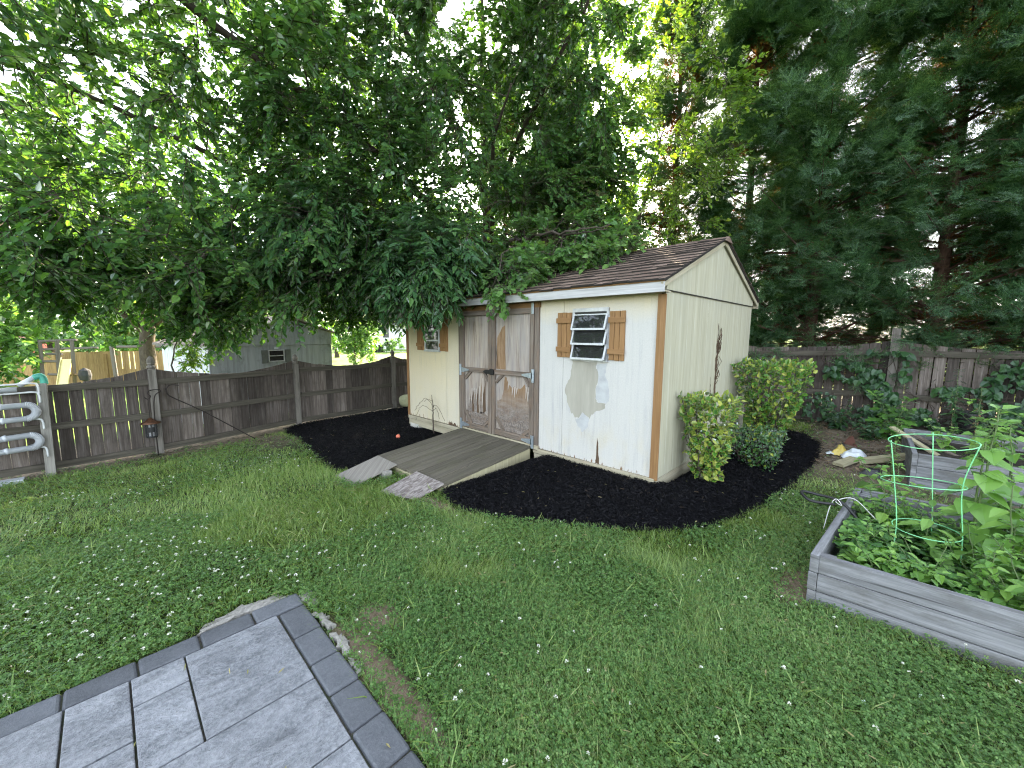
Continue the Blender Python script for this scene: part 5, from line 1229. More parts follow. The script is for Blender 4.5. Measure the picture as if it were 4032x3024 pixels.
# ================================================================== clipped shrubs by the side wall
M_EUO_G = m_leaf("glossy_green_leaf", [(0, (0.0403, 0.1150, 0.0207)), (.5, (0.0690, 0.1725, 0.0253)), (1, (0.1150, 0.2415, 0.0345))], .28, .06, .35)
M_EUO_Y = m_leaf("yellow_leaf_margin", [(0, (.12, .19, .03)), (.55, (.26, .31, .055)), (1, (.46, .45, .12))], .28, .10, .35)
M_EUO_D = m_leaf("small_dark_leaf", [(0, (.025, .075, .020)), (.6, (.045, .12, .028)), (1, (.09, .17, .04))], .25, .14, .32)
LT = leaf_tpl(.62, .16, .18, .30, .64, .85)
def hedge(label, c, rx, ry, h, n, L, base=.35, yel=.8, mats=None, nm="clipped_shrub", seed=1, group="clipped shrubs"):
    """box clipped shrub that tapers to the foot; leaves fill a thick outer shell"""
    z0 = zgf(c[0], c[1]) + .08; o = empty(nm, (c[0], c[1], z0), label, "shrub", group)
    u = rng.uniform(-1, 1, (n * 3, 3)); t_ = (u[:, 2] + 1) / 2
    tap = base + (1 - base) * np.clip(t_ * 1.1, 0, 1) ** .9
    q = np.maximum(np.abs(u[:, 0]) ** 1, np.abs(u[:, 1])); rr_ = (np.abs(u[:, 0]) ** 5 + np.abs(u[:, 1]) ** 5) ** .2
    keep = (rr_ < 1) & ((rr_ > .62) | (t_ > .84) | (rng.random(len(u)) < .16))
    hole = vnoise(u[:, 0] * 2 + u[:, 1] * 1.7, u[:, 2] * 2.2, 1.9, seed)
    keep &= (hole > .24) | (t_ > .8)
    u = u[keep][:n]; t_ = t_[keep][:n]; tap = tap[keep][:n]
    P = np.stack([c[0] + u[:, 0] * rx * tap, c[1] + u[:, 1] * ry * tap, z0 + h * t_], 1) + rng.normal(size=(len(u), 3)) * .012
    out = np.stack([u[:, 0] * np.abs(u[:, 0]) ** 2, u[:, 1] * np.abs(u[:, 1]) ** 2, np.maximum(0, (t_ - .6)) * 1.8], 1)
    d = nrmz(out * .8 + rng.normal(size=P.shape) * .55 + np.array([0, 0, .35])); nn = nrmz(out + np.array([0, 0, .55]) + rng.normal(size=P.shape) * .45)
    X, Y, Z = frames(d, nn); s = L * rng.uniform(.6, 1.15, len(P))
    mg, my = mats or (M_EUO_G, M_EUO_Y)
    isy = rng.random(len(P)) < yel
    g1 = inst(LT[0], LT[1], P, X, Y, Z, s)
    pts = [g1[0]]; 
    npobj("foliage", g1[0], g1[1], [mg, my], o, np.repeat((isy & (rng.random(len(P)) < .5)).astype(int), 2))
    k = isy
    if k.any():
        g2 = inst(LT[0] * np.array([1.0, 1.0, 1]), LT[1], P[k] - Z[k] * .0016 - Y[k] * s[k][:, None] * .10, X[k], Y[k], Z[k], s[k] * 1.24)
        npobj("leaf_margins", g2[0], g2[1], my, o)
    nst = 40; a = np.stack([c[0] + rng.normal(size=nst) * .05, c[1] + rng.normal(size=nst) * .05, np.full(nst, z0 - .15)], 1)
    b = P[rng.integers(0, len(P), nst)]; mid = a + (b - a) * .5 + rng.normal(size=a.shape) * .03; mid[:, 2] += .08
    V, F = joinVF([segs(a, mid, np.full(nst, .011), np.full(nst, .007)), segs(mid, b, np.full(nst, .007), np.full(nst, .003))])
    npobj("stems", V, F, M_TWIG, o)
    return o
hedge("narrow clipped shrub with yellow edged leaves, nearest to the ochre shed corner", (4.99, .60), .26, .26, .93, 1250, .062, .36, .85, seed=4)
hedge("tallest clipped shrub with broad flat top, beside the far end of the side wall", (5.15, 2.55), .44, .42, 1.17, 1900, .066, .24, .6, seed=7)
hedge("low dark small leaved shrub between the two clipped ones", (5.15, 1.62), .36, .34, .42, 1700, .042, .75, .12, (M_EUO_D, M_EUO_Y), seed=9)

# ================================================================== raised vegetable beds
M_BEDW = m_wood("silver_grey_bed_board", (.10, .10, .102), (.215, .22, .228), (.34, .345, .36), .9, 20, .95, .7, .2, (.09, .087, .08), .7, .7)
M_COMP = m_plain("dark_compost", (.035, .026, .018), .95, var=.4, scale=40, bump=1.0)
def bed(label, A, B, Cc, rows, hrow, th=.045, soil=.05, group="raised vegetable beds", capx=None):
    """A front left corner, B front right, Cc back left (outer corners)"""
    A, B, Cc = map(np.array, (A, B, Cc)); z0 = min(zgf(*A), zgf(*Cc)) - .03
    o = empty("raised_bed", (A[0], A[1], z0), label, "raised bed", group)
    dx = nrmz(B - A); dy = nrmz(Cc - A); L = np.linalg.norm(B - A); W = np.linalg.norm(Cc - A)
    for r in range(rows):
        zc = z0 + hrow * (r + .5); hh = hrow - .005
        j = lambda: random.uniform(-.004, .004)
        for p, q in ((A + dx * .045 + dy * th / 2, B + dy * th / 2), (Cc + dx * .045 - dy * th / 2, Cc + dx * L - dy * th / 2)):
            m = MB(); m.beam((*(p + dy * j()), zc), (*(q + dy * j()), zc), th, hh); m.obj("board", M_BEDW, o, bevel=.004)
        p, q = A + dx * th / 2, Cc + dx * th / 2
        m = MB(); m.beam((*(p + dx * j()), zc), (*(q + dx * j()), zc), th, hh); m.obj("board", M_BEDW, o, bevel=.004)
    for p in (A + dx * (th + .03) + dy * (th + .045), Cc + dx * (th + .03) - dy * (th + .045)):
        m = MB(); m.box((p[0] - .04, p[1] - .04, z0), (p[0] + .04, p[1] + .04, z0 + rows * hrow - .03)); m.obj("corner_post", M_BEDW, o)
    V, F = [], []
    P0 = A + dx * th * .8 + dy * th * .8; m = MB(); n = 12
    g = []
    for i in range(n + 1):
        for k in range(n + 1):
            q = P0 + dx * (L - th) * i / n + dy * (W - 1.6 * th) * k / n; g.append((q[0], q[1], z0 + soil + rng.uniform(-.015, .015)))
    m.mesh(g, [(i * (n + 1) + k, (i + 1) * (n + 1) + k, (i + 1) * (n + 1) + k + 1, i * (n + 1) + k + 1) for i in range(n) for k in range(n)]); m.obj("soil", M_COMP, o)
    return o, z0
b1, bz1 = bed("grey board vegetable bed full of leafy plants, nearest to the lawn", (6.085, -.87), (9.4, -.66), (6.20, .76), 3, .118, soil=.11)
b2, bz2 = bed("grey board vegetable bed behind the first, nearer the rear fence", (6.57, 2.15), (9.6, 2.25), (6.50, 3.75), 3, .135, soil=.28)
SZ1 = bz1 + .11

M_VEG = m_leaf("balm_leaf", [(0, (0.0719, 0.1653, 0.0330)), (.5, (0.1222, 0.2513, 0.0463)), (1, (0.2156, 0.3571, 0.0728))], .36, .08, .42)
M_VEGB = m_leaf("broad_veg_leaf", [(0, (0.0966, 0.2074, 0.0462)), (.5, (0.1518, 0.2851, 0.0660)), (1, (0.2346, 0.3888, 0.0990))], .36, .09, .40)
M_VEGD = m_leaf("mint_leaf", [(0, (0.0325, 0.0910, 0.0234)), (.5, (0.0585, 0.1495, 0.0338)), (1, (0.1105, 0.2210, 0.0468))], .32, .08, .42)
M_STEM = m_plain("green_stem", (.10, .15, .05), .6, var=.2)
VT = leaf_tpl(.66, .12, .20, .24, .60, .84)
VTW = leaf_tpl(.80, .10, .22, .20, .55, .84)
GB = "leafy plants in the near vegetable bed"
def plant(nm, label, x, y, z0, stems, h, L, pairs, mat, group, lean=.18, tpl=VT, cat="plant", top=1.0, low=.15, sr=.005):
    o = empty(nm, (x, y, z0), label, cat, group); m = MB(); P = []; D = []; S = []
    for s in range(stems):
        az = rng.uniform(0, 6.28); ln = lean * rng.uniform(.2, 1.2); hh = h * (1 if s == 0 else rng.uniform(.6, 1.0))
        pts = smooth_path([(x + rng.normal() * .02, y + rng.normal() * .02, z0 - .03), (x + math.cos(az) * ln * .35, y + math.sin(az) * ln * .35, z0 + hh * .5), (x + math.cos(az) * ln, y + math.sin(az) * ln, z0 + hh)], 5, .004)
        m.tube(pts, list(np.linspace(sr, sr * .4, len(pts))), 6); pa = np.array(pts)
        for k in range(pairs):
            t_ = low + (1 - low) * k / (pairs - 1); ip = t_ * (len(pa) - 1); i0 = min(int(ip), len(pa) - 2); p = pa[i0] + (pa[i0 + 1] - pa[i0]) * (ip - i0)
            th = az + k * 1.57 + rng.normal() * .3
            sz = L * (1.0 - .55 * max(0, t_ - .55) / .45 * top) * rng.uniform(.75, 1.15)
            for q in (0, math.pi):
                P.append(p); D.append((math.cos(th + q), math.sin(th + q), rng.uniform(-.25, .35) + .5 * max(0, t_ - .7))); S.append(sz)
        for q in range(3): P.append(pa[-1]); D.append((math.cos(q * 2.1 + az), math.sin(q * 2.1 + az), .9)); S.append(L * .45)
    P = np.array(P); D = nrmz(np.array(D)); S = np.array(S)
    if group == GB:                                  # foliage stays inside the boards
        tip = P + D * (S * 1.25)[:, None]; ok = ~(((tip[:, 1] < -.79 + .063 * (tip[:, 0] - 6.1)) | (tip[:, 1] > .72) | (tip[:, 0] < 6.15)) & (np.minimum(tip[:, 2], P[:, 2]) < .20)); P, D, S = P[ok], D[ok], S[ok]
    pet = P + D * (S * .22)[:, None]
    X, Y, Z = frames(D - np.array([0, 0, .25]), np.array([0, 0, 1.0]) + rng.normal(size=P.shape) * .25)
    V, F = inst(*tpl, pet, X, Y, Z, S)
    npobj("leaves", V, F, mat, o)
    m.obj("stem", M_STEM, o, smooth=True)
    V, F = segs(P, pet, np.full(len(P), .0022), np.full(len(P), .0015)); npobj("leaf_stalks", V, F, M_STEM, o)
    return o
plant("sunflower_plant", "tall sunflower plant with broad pale leaves rising through the right side of the wire cage", 6.83, .12, SZ1, 2, 1.12, .165, 13, M_VEGB, GB, .03, VTW, sr=.010, low=.08)
plant("sunflower_plant", "shorter broad leaved plant leaning right of the wire cage", 7.02, .35, SZ1, 3, 1.0, .165, 10, M_VEGB, GB, .16, VTW, sr=.008)
plant("sunflower_plant", "broad leaved plant at the right foot of the wire cage, lower than the sunflowers", 6.96, -.12, SZ1, 3, .72, .15, 8, M_VEGB, GB, .16, VTW, sr=.007)
plant("pepper_plant", "low plant with long pointed leaves inside the foot of the wire cage", 6.60, -.05, SZ1, 1, .44, .19, 7, M_VEGB, GB, .03, leaf_tpl(.46, .12, .2, .28, .6, .85))
plant("balm_plant", "upright leafy plant at the left front corner inside the bed", 6.30, -.52, SZ1, 4, .26, .075, 6, M_VEG, GB, .14)
plant("balm_plant", "leafy plant climbing just left of the wire cage", 6.42, .18, SZ1, 4, .62, .10, 8, M_VEG, GB, .14)
plant("balm_plant", "bushy bright plant by the front board at the frame edge", 6.86, -.42, SZ1, 4, .40, .085, 8, M_VEG, GB, .14)
plant("balm_plant", "bright leafy clump at the right frame edge behind the front board", 7.10, -.20, SZ1, 5, .50, .10, 8, M_VEG, GB, .2)
plant("balm_plant", "leafy clump behind the wire cage against the back board", 6.62, .58, SZ1, 3, .30, .085, 6, M_VEG, GB, .16)
plant("balm_plant", "leafy clump at the right edge against the back board", 7.25, .55, SZ1, 4, .5, .11, 7, M_VEG, GB, .2)
for i, (x, y, h, L, lab) in enumerate([(6.27, -.25, .34, .085, "fresh green leafy plant by the left end board of the near bed"), (6.30, .32, .32, .08, "leafy plant near the back left corner of the near bed"), (6.42, -.62, .30, .08, "small leafy plant against the front board, left of the cage"),
        (6.62, -.45, .34, .085, "leafy plant against the front board before the cage"), (6.55, .30, .40, .09, "leafy plant right behind the left leg of the cage"), (6.98, -.48, .46, .10, "tall leafy plant by the front board right of the cage"), (7.2, .1, .6, .12, "tall leafy plant at the frame edge beside the sunflower"),
        (7.0, .62, .5, .10, "leafy plant by the back board right of the cage"), (6.85, -.15, .42, .10, "leafy plant at the right foot of the cage"), (7.3, -.35, .5, .11, "large leafy plant half out of the frame by the front board")]):
    plant("balm_plant", lab, x, y, SZ1, 5, h, L, 7, M_VEG if i % 3 else M_VEGB, GB, .17)
# low mint filling the bed
n = 3400; A = np.array((6.15, -.80)); p = np.stack([rng.uniform(6.16, 8.6, n), rng.uniform(-.78, .68, n)], 1)
hgt = .08 + .20 * vnoise(p[:, 0], p[:, 1], 3.0, 5)
P = []; D = []
for k in range(5):
    P.append(np.stack([p[:, 0] + rng.normal(size=n) * .03, p[:, 1] + rng.normal(size=n) * .03, SZ1 + hgt * rng.uniform(.3, 1.2, n)], 1)); a = rng.uniform(0, 6.28, n); D.append(np.stack([np.cos(a), np.sin(a), rng.uniform(-.3, .4, n)], 1))
P = np.concatenate(P); D = np.concatenate(D); ok = (P[:, 1] > -.70 + .063 * (P[:, 0] - 6.1)) & (P[:, 1] < .62) & (P[:, 0] > 6.22); P, D = P[ok], D[ok]
X, Y, Z = frames(D, np.array([0, 0, 1.0]) + rng.normal(size=P.shape) * .3)
V, F = inst(*VT, P, X, Y, Z, rng.uniform(.035, .08, len(P)))
tag(npobj("mint_ground_cover", V, F, [M_VEGD, M_VEG], None, np.repeat((vnoise(P[:, 0], P[:, 1], 2.1, 77) + rng.normal(size=len(P)) * .12 > .36).astype(int), 2)), "low dark mint filling the near vegetable bed", "ground cover", kind="stuff")
# plants in the far bed
GF = "leafy plants in the far vegetable bed"
for i, (x, y, h, L, lab) in enumerate([(7.05, 2.6, .55, .13, "broad leaved plant in the far bed behind the cage"), (7.55, 2.75, .5, .12, "leafy plant in the far bed at the right frame edge"), (7.3, 3.2, .62, .13, "taller plant toward the back of the far bed"), (6.85, 3.1, .35, .10, "small plant near the left end of the far bed")]):
    plant("squash_plant", lab, x, y, bz2 + .28, 4, h, L, 6, M_VEGB if i % 2 else M_VEG, GF, .25, VTW)
# --- green wire cage
M_CAGE = m_plain("green_coated_wire", (.20, .56, .27), .4, 0, .5, .05)
cg = empty("plant_cage", (6.6, 0, SZ1), "bright green wire plant cage standing in the near bed", "plant cage")
legs = [[(6.448, -.233, -.13), (6.463, -.147, .166), (6.425, -.17, .49), (6.384, -.185, .77)], [(6.78, -.10, -.10), (6.769, -.075, .177), (6.735, -.10, .52), (6.778, -.144, .815)], [(6.65, .10, -.10), (6.64, .096, .177), (6.612, .09, .5), (6.586, .101, .81)]]
for l in legs:
    m = MB(); m.tube(smooth_path(l, 5), .0033, 8); m.obj("leg", M_CAGE, cg, smooth=True)
def ring(c, r, tx, ty):
    m = MB(); m.tube([(c[0] + r * math.cos(t_), c[1] + r * math.sin(t_), c[2] + r * (tx * math.cos(t_) + ty * math.sin(t_))) for t_ in np.linspace(0, 2 * math.pi, 41)], .0030, 8); m.obj("ring", M_CAGE, cg, smooth=True)
ring((6.575, -.105, .783), .206, .107, .058); ring((6.555, -.10, .50), .20, .09, -.10); ring((6.606, -.065, .172), .166, .031, .019)
# --- black irrigation tube looped over the bed's end
M_TUBE = m_plain("black_rubber_tube", (.014, .014, .015), .45, 0, .4, .1)
m = MB(); m.tube(smooth_path([(6.55, .02, SZ1 + .06), (6.34, .03, SZ1 + .13), (6.16, .08, .175), (5.99, .12, .185), (5.90, .06, .20), (5.97, -.02, .17), (6.12, .02, .17)], 8), .011, 10)
tag(m.obj("irrigation_tube", M_TUBE, smooth=True), "black tube looped over the end board of the near bed", "tube")
m = MB(); m.tube(smooth_path([(6.07, -.02, -.03), (6.09, .04, .14), (6.12, .07, .20), (6.16, .03, .17), (6.12, .08, .18), (6.22, .14, .21), (6.36, .10, .10)], 6), .0032, 6)
tag(m.obj("tie_string", m_plain("white_cord", (.6, .6, .58), .8), smooth=True), "pale string tying the black tube to the bed board", "string")

# ================================================================== the weedy corner by the rear fence
M_VINE = m_leaf("vine_leaf", [(0, (.016, .050, .016)), (.5, (.028, .080, .024)), (1, (.055, .13, .035))], .34, .10, .38)
M_OAK = m_leaf("oak_leaf", [(0, (.06, .15, .028)), (.5, (.10, .22, .04)), (1, (.16, .30, .06))], .38, .08, .42)
def vine(label, spans, n, L, yv=4.93):
    """spans: (x0, x1, z0, z1, weight) patches of leaves hanging on the fence"""
    o = empty("vine", (spans[0][0], yv, spans[0][2]), label, "vine", "vines on the rear fence"); P = []
    for x0, x1, z0, z1, w in spans:
        k = int(n * w); x = rng.uniform(x0, x1, k * 3); z = rng.uniform(z0, z1, k * 3); ok = vnoise(x, z, 5, 21) > .42; x, z = x[ok][:k], z[ok][:k]
        P.append(np.stack([x, yv - rng.gamma(2, .035, len(x)), z], 1))
    P = np.concatenate(P); D = nrmz(np.stack([rng.normal(size=len(P)) * .6, -np.abs(rng.normal(size=len(P))) * .5, -np.ones(len(P)) * .8], 1))
    X, Y, Z = frames(D, np.array([0, -.9, .5]) + rng.normal(size=P.shape) * .35)
    npobj("leaves", *inst(*leaf_tpl(.95, .08, .12, .22, .62, .7), P, X, Y, Z, L * rng.uniform(.6, 1.2, len(P))), M_VINE, o)
    m = MB()
    for x0, x1, z0, z1, w in spans:
        for k in range(3): m.tube(smooth_path([(random.uniform(x0, x1), yv, z0 - .1), (random.uniform(x0, x1), yv - .03, (z0 + z1) / 2), (random.uniform(x0, x1), yv, z1)], 5, .01), .005, 5)
    m.obj("stems", M_TWIG, o)
vine("broad leaved vine climbing the tall rear fence post", [(6.0, 6.5, .25, 1.25, .45), (5.5, 6.1, .75, 1.05, .25), (6.1, 6.9, .15, .6, .3)], 420, .105)
vine("thin vine on the rear fence beside the tallest clipped shrub", [(5.25, 5.9, .0, .5, .5), (5.4, 5.7, .85, 1.35, .3), (5.9, 6.2, -.05, .3, .2)], 150, .085)
vine("dense vine over the right end of the rear fence", [(6.8, 8.0, .0, .75, .7), (7.3, 8.3, .6, 1.2, .3)], 560, .10)
OT = (np.array([(0, 0, 0), (.10, .2, .01), (.34, .30, .02), (.16, .42, .01), (.44, .60, .02), (.16, .68, .0), (.20, .88, 0), (0, 1, -.05), (-.20, .88, 0), (-.16, .68, 0), (-.44, .60, .02), (-.16, .42, .01), (-.34, .30, .02), (-.10, .2, .01)], float),
      np.array([(0, 1, 3, 11), (1, 2, 3, 3), (0, 11, 13, 13), (11, 12, 13, 13), (11, 3, 5, 9), (3, 4, 5, 5), (9, 10, 11, 11), (9, 5, 6, 8), (8, 6, 7, 7)]))
def tri_clean(tp):
    v, f = tp; q = []
    for a in f:
        a = list(a)
        if a[2] == a[3]: q.append((a[0], a[1], a[2]))
        else: q += [(a[0], a[1], a[2]), (a[0], a[2], a[3])]
    return v, np.array(q)
plant("oak_sapling", "young oak sapling with bright lobed leaves against the rear fence", 6.40, 4.35, zgf(6.4, 4.35), 6, .66, .21, 7, M_OAK, "weeds by the rear fence", .32, tri_clean(OT))
plant("tall_weed", "tall thin weed with narrow leaves right of the oak sapling", 7.0, 4.4, zgf(7, 4.4), 3, 1.05, .14, 14, M_VINE, "weeds by the rear fence", .1, leaf_tpl(.3))
plant("tall_weed", "tall seeding weed at the left end of the far bed", 6.42, 2.35, zgf(6.4, 2.35), 3, .68, .07, 12, M_VEG, "weeds by the rear fence", .08, leaf_tpl(.35))
plant("tall_weed", "broad leafed weed between the debris and the near bed", 6.38, 1.15, zgf(6.4, 1.15), 4, .50, .13, 7, M_VEG, "weeds by the rear fence", .18, VTW)
plant("tall_weed", "dark leafy weed clump under the thin vine", 5.75, 4.5, zgf(5.8, 4.5), 6, .45, .12, 7, M_VINE, "weeds by the rear fence", .3)
plant("tall_weed", "dark weed clump in front of the dense vine", 7.4, 4.3, zgf(7.4, 4.3), 6, .55, .13, 8, M_VINE, "weeds by the rear fence", .35)
plant("tall_weed", "reddish seeding weed before the right end of the rear fence", 7.18, 4.0, zgf(7.2, 4.0), 2, .9, .06, 16, m_leaf("dry_weed", [(0, (.16, .08, .04)), (1, (.24, .14, .07))]), "weeds by the rear fence", .06, leaf_tpl(.35))
plant("tall_weed", "low dark weed clump at the foot of the oak sapling", 6.15, 4.1, zgf(6.1, 4.1), 7, .30, .11, 5, M_VINE, "weeds by the rear fence", .35)
# debris
M_BAG1 = m_plain("white_plastic_bag", (.58, .62, .64), .35, 0, .5, .15, 14, .4); M_BAG2 = m_plain("yellow_printed_bag", (.52, .40, .09), .35, 0, .5, .1); M_BAGK = m_plain("black_print", (.02, .02, .02), .4)
def crumple(poly, h, z0, n=22, seed=3):
    P = np.array(poly); lo = P.min(0); hi = P.max(0); g = np.linspace(0, 1, n); X, Y = np.meshgrid(lo[0] + g * (hi[0] - lo[0]), lo[1] + g * (hi[1] - lo[1]), indexing='ij')
    d = pdist(X, Y, poly); keep = inpoly(X, Y, poly)
    Z = z0 + h * np.minimum(1, d / .06) * (.35 + .65 * vnoise(X, Y, 14, seed)) + .02 * vnoise(X, Y, 50, seed + 1)
    V = np.stack([X, Y, Z], -1).reshape(-1, 3); i, j = np.meshgrid(np.arange(n - 1), np.arange(n - 1), indexing='ij'); kk = (keep[:-1, :-1] & keep[1:, 1:]); q = (i * n + j)[kk]
    return V, np.stack([q, q + n, q + n + 1, q + 1], 1)
bg_ = empty("plastic_bag", (5.98, 2.95, -.12), "crumpled white and yellow plastic bag on bare soil by the mulch", "bag")
npobj("white_side", *crumple([(5.95, 2.72), (6.18, 2.78), (6.20, 3.05), (6.02, 3.10), (5.90, 2.95)], .12, -.12), M_BAG1, bg_, smooth=True)
npobj("yellow_side", *crumple([(5.82, 2.88), (5.97, 2.88), (6.02, 3.05), (5.94, 3.12), (5.84, 3.03)], .15, -.12, seed=6), M_BAG2, bg_, smooth=True)
npobj("white_corner", *crumple([(5.76, 2.84), (5.88, 2.82), (5.88, 2.98), (5.78, 2.98)], .06, -.12, 10, seed=8), M_BAG1, bg_, smooth=True)
m = MB()
for (x, y) in ((5.87, 2.92), (5.91, 2.96), (5.95, 2.93), (5.93, 3.02)):
    m.prism([(x - .012, y - .02, .022), (x + .010, y - .02, .022), (x + .016, y + .02, .030), (x - .004, y + .02, .030)], (0, 0, .004))
m.obj("print", M_BAGK, bg_)
def loose(label, c, ax, ln, w, t_, mat, nm="loose_board", tilt=0.0, group="scrap timber by the rear fence"):
    m = MB(); a = np.array((math.cos(ax), math.sin(ax), tilt)); a /= np.linalg.norm(a); p = np.array((c[0], c[1], zgf(c[0], c[1]) + c[2])); m.beam(p - a * ln / 2, p + a * ln / 2, w, t_); tag(m.obj(nm, mat), label, "board", group)
loose("short tan plank lying in front of the crumpled bag", (6.02, 2.52, .05), 1.15, .34, .12, .035, M_LUMB, tilt=.12)
loose("mossy timber lying between the bag and the far bed", (6.36, 2.85, .08), .62, .62, .09, .06, M_LUMB, tilt=.18)
loose("pale thin board leaning at the far bed's corner", (6.62, 3.0, .30), 2.35, .7, .07, .02, M_LUMB, tilt=.35)
loose("weathered thin board beside the pale one in the far bed", (6.78, 3.1, .27), 2.45, .6, .06, .02, M_GREYW, tilt=.30)
m = MB(); m.mesh([(5.90, 3.62, -.10), (6.06, 3.52, -.10), (6.0, 3.6, .04), (5.95, 3.66, .01), (6.03, 3.70, -.08)], [(0, 1, 2, 3), (1, 4, 2), (4, 0, 3, 2)]); tag(m.obj("broken_pot", m_plain("terracotta", (.15, .065, .047), .8)), "red brown terracotta shard behind the plastic bag", "pot")
V, F = crumple([(6.14, 2.2), (6.36, 2.16), (6.40, 2.36), (6.18, 2.40)], .09, -.15, 18, seed=12); tag(npobj("black_sack", V, F, m_plain("black_plastic", (.018, .019, .022), .35, 0, .5, .1), smooth=True), "crumpled black plastic on the bare ground by the near bed", "sack")
for (x, y, r, lab) in ((7.17, 4.75, .17, "black plant pot lying by the rear fence, left of another"), (7.5, 4.65, .15, "smaller black plant pot at the foot of the dense vine")):
    m = MB(); z0 = zgf(x, y); m.lathe([(r * .7, 0), (r * .95, r * 1.7), (r * 1.05, r * 1.7), (r * 1.05, r * 1.9), (r * .93, r * 1.9), (r * .9, r * 1.65), (r * .65, .1)], (x, y, z0 + .12), 18); tag(m.obj("plant_pot", M_TUBE), lab, "pot", "black pots by the rear fence")
# dead leaves and needles under the conifers
n = 2600; p = np.stack([rng.uniform(5.0, 8.2, n), rng.uniform(2.2, 4.95, n)], 1); ok = ~inpoly(p[:, 0], p[:, 1], MULCH_R) & ~inpoly(p[:, 0], p[:, 1], [(6.5, 2.1), (9.6, 2.2), (9.6, 3.8), (6.45, 3.8)]); p = p[ok]; n = len(p)
a = rng.uniform(0, 6.28, n); X, Y, Z = frames(np.stack([np.cos(a), np.sin(a), rng.normal(size=n) * .3], 1), np.array([0, 0, 1.0]) + rng.normal(size=(n, 3)) * .4)
V, F = inst(*leaf_tpl(.45), np.stack([p[:, 0], p[:, 1], zg(p[:, 0], p[:, 1]) + rng.uniform(0, .03, n)], 1), X, Y, Z, rng.uniform(.02, .07, n))
tag(npobj("leaf_litter", V, F, m_leaf("dead_leaf", [(0, (.045, .026, .017)), (.5, (.10, .065, .042)), (1, (.24, .18, .11))], .15, .04, .6)), "brown leaf litter on bare soil by the rear fence", "leaf litter", kind="stuff")

# ================================================================== small things by the mulch
m = MB(); zb_ = float(mulch_z(np.array([.80]), np.array([-.70]), MULCH_L)[0]); c = (.80, -.70, zb_ + .026); m.lathe([(.034 * math.sin(t_), -.034 * math.cos(t_)) for t_ in np.linspace(.02, math.pi - .02, 12)], c, 18)
tag(m.obj("ball", m_plain("faded_orange_rubber", (.62, .17, .10), .6, var=.12, scale=30), smooth=True), "faded orange ball lying on the black mulch", "ball")
m = MB(); zt = -.24; m.tube(smooth_path([(.93, -.12, zt), (.91, -.11, .1), (.93, -.12, .28), (.87, -.10, .46)], 6, .004), list(np.linspace(.013, .004, 19)), 7)
for pts in ([(.92, -.12, .27), (.80, -.16, .40), (.62, -.18, .30), (.50, -.2, .16)], [(.92, -.12, .25), (1.05, -.16, .32), (1.2, -.18, .26), (1.34, -.18, .10)], [(.90, -.11, .36), (.78, -.13, .38), (.7, -.14, .33)], [(.92, -.12, .2), (.74, -.2, .28), (.6, -.22, .12), (.56, -.22, -.0)],
            [(.92, -.12, .15), (1.1, -.18, .28), (1.22, -.2, .12)]):
    m.tube(smooth_path(pts, 5, .006), .0028, 5)
tag(m.obj("dead_sapling", M_TWIG, smooth=True), "leafless dead sapling with wiry twigs before the left shed wall", "sapling")
m = MB(); m.tube(smooth_path([(.30, -.02, -.15), (.33, -.06, -.2), (.52, -.30, -.19), (.75, -.52, -.215), (1.12, -.82, -.22)], 6, .004), .005, 6); tag(m.obj("green_cable", m_plain("green_cable_sheath", (.03, .09, .06), .5), smooth=True), "thin green cable running from the shed's left corner into the mulch", "cable")
m = MB(); rp = [(.02, 0)] + [(r + rng.normal() * .006, z) for r, z in ((.10, .01), (.16, .06), (.17, .2), (.165, .5), (.17, .9), (.15, 1.0), (.07, 1.02))]
V = []; 
for i, (r, z) in enumerate(rp):
    for k in range(16):
        th = k * math.pi / 8; V.append((-1.95 + z * .82 - .12, 1.08 + z * .25 + r * math.cos(th) * (1 + .1 * math.sin(3 * th + z * 9)), zgf(-1.9, 1.3) + .24 + z * .10 + r * math.sin(th) * (1 + .08 * math.cos(2 * th))))
m.mesh(V, [(i * 16 + k, i * 16 + (k + 1) % 16, (i + 1) * 16 + (k + 1) % 16, (i + 1) * 16 + k) for i in range(len(rp) - 1) for k in range(16)] + [tuple(range(16))])
tag(m.obj("rolled_tarp", m_plain("pale_green_tarp", (.36, .37, .22), .7, var=.15, scale=7), smooth=True), "pale green tarp rolled up between the shed's far corner and the fence", "tarp")
# ================================================================== lawn
t = NT("grass_blade")
f = t.noise(t.coord(), .9, 4, .6)
rv = t.rand()
col = t.ramp(t.math('ADD', t.math('MULTIPLY', rv, .75), t.math('MULTIPLY', t.range(f, .3, .7), .25)), [(0, (0.0721, 0.1305, 0.0274)), (.4, (0.1342, 0.2175, 0.0448)), (.75, (0.2113, 0.2921, 0.0721)), (.92, (0.2983, 0.3418, 0.1429)), (.97, (0.2983, 0.2735, 0.1492)), (1, (0.3729, 0.3356, 0.1989))])
d = t.n("BsdfDiffuse", {"Color": col}); tr = t.n("BsdfTranslucent", {"Color": t.mix(1.0, col, (1.7, 1.8, .8), 'MULTIPLY')})
m1 = t.n("MixShader", {0: .35, 1: d.outputs[0], 2: tr.outputs[0]}); gl = t.n("BsdfGlossy", {"Color": (.8, .85, .9, 1), "Roughness": .45})
m2 = t.n("MixShader", {0: .035, 1: m1.outputs[0], 2: gl.outputs[0]}); t.t.links.new(m2.outputs[0], t.out.inputs[0]); M_GRASS = t.m
M_CLOV = m_leaf("clover_leaf", [(0, (0.0458, 0.1012, 0.0285)), (.5, (0.0836, 0.1656, 0.0456)), (.9, (0.1496, 0.2392, 0.0760)), (1, (0.2024, 0.2668, 0.1045))], .34, .04, .45)
M_FLOW = m_plain("clover_blossom", (.72, .72, .62), .8, var=.12, scale=60)
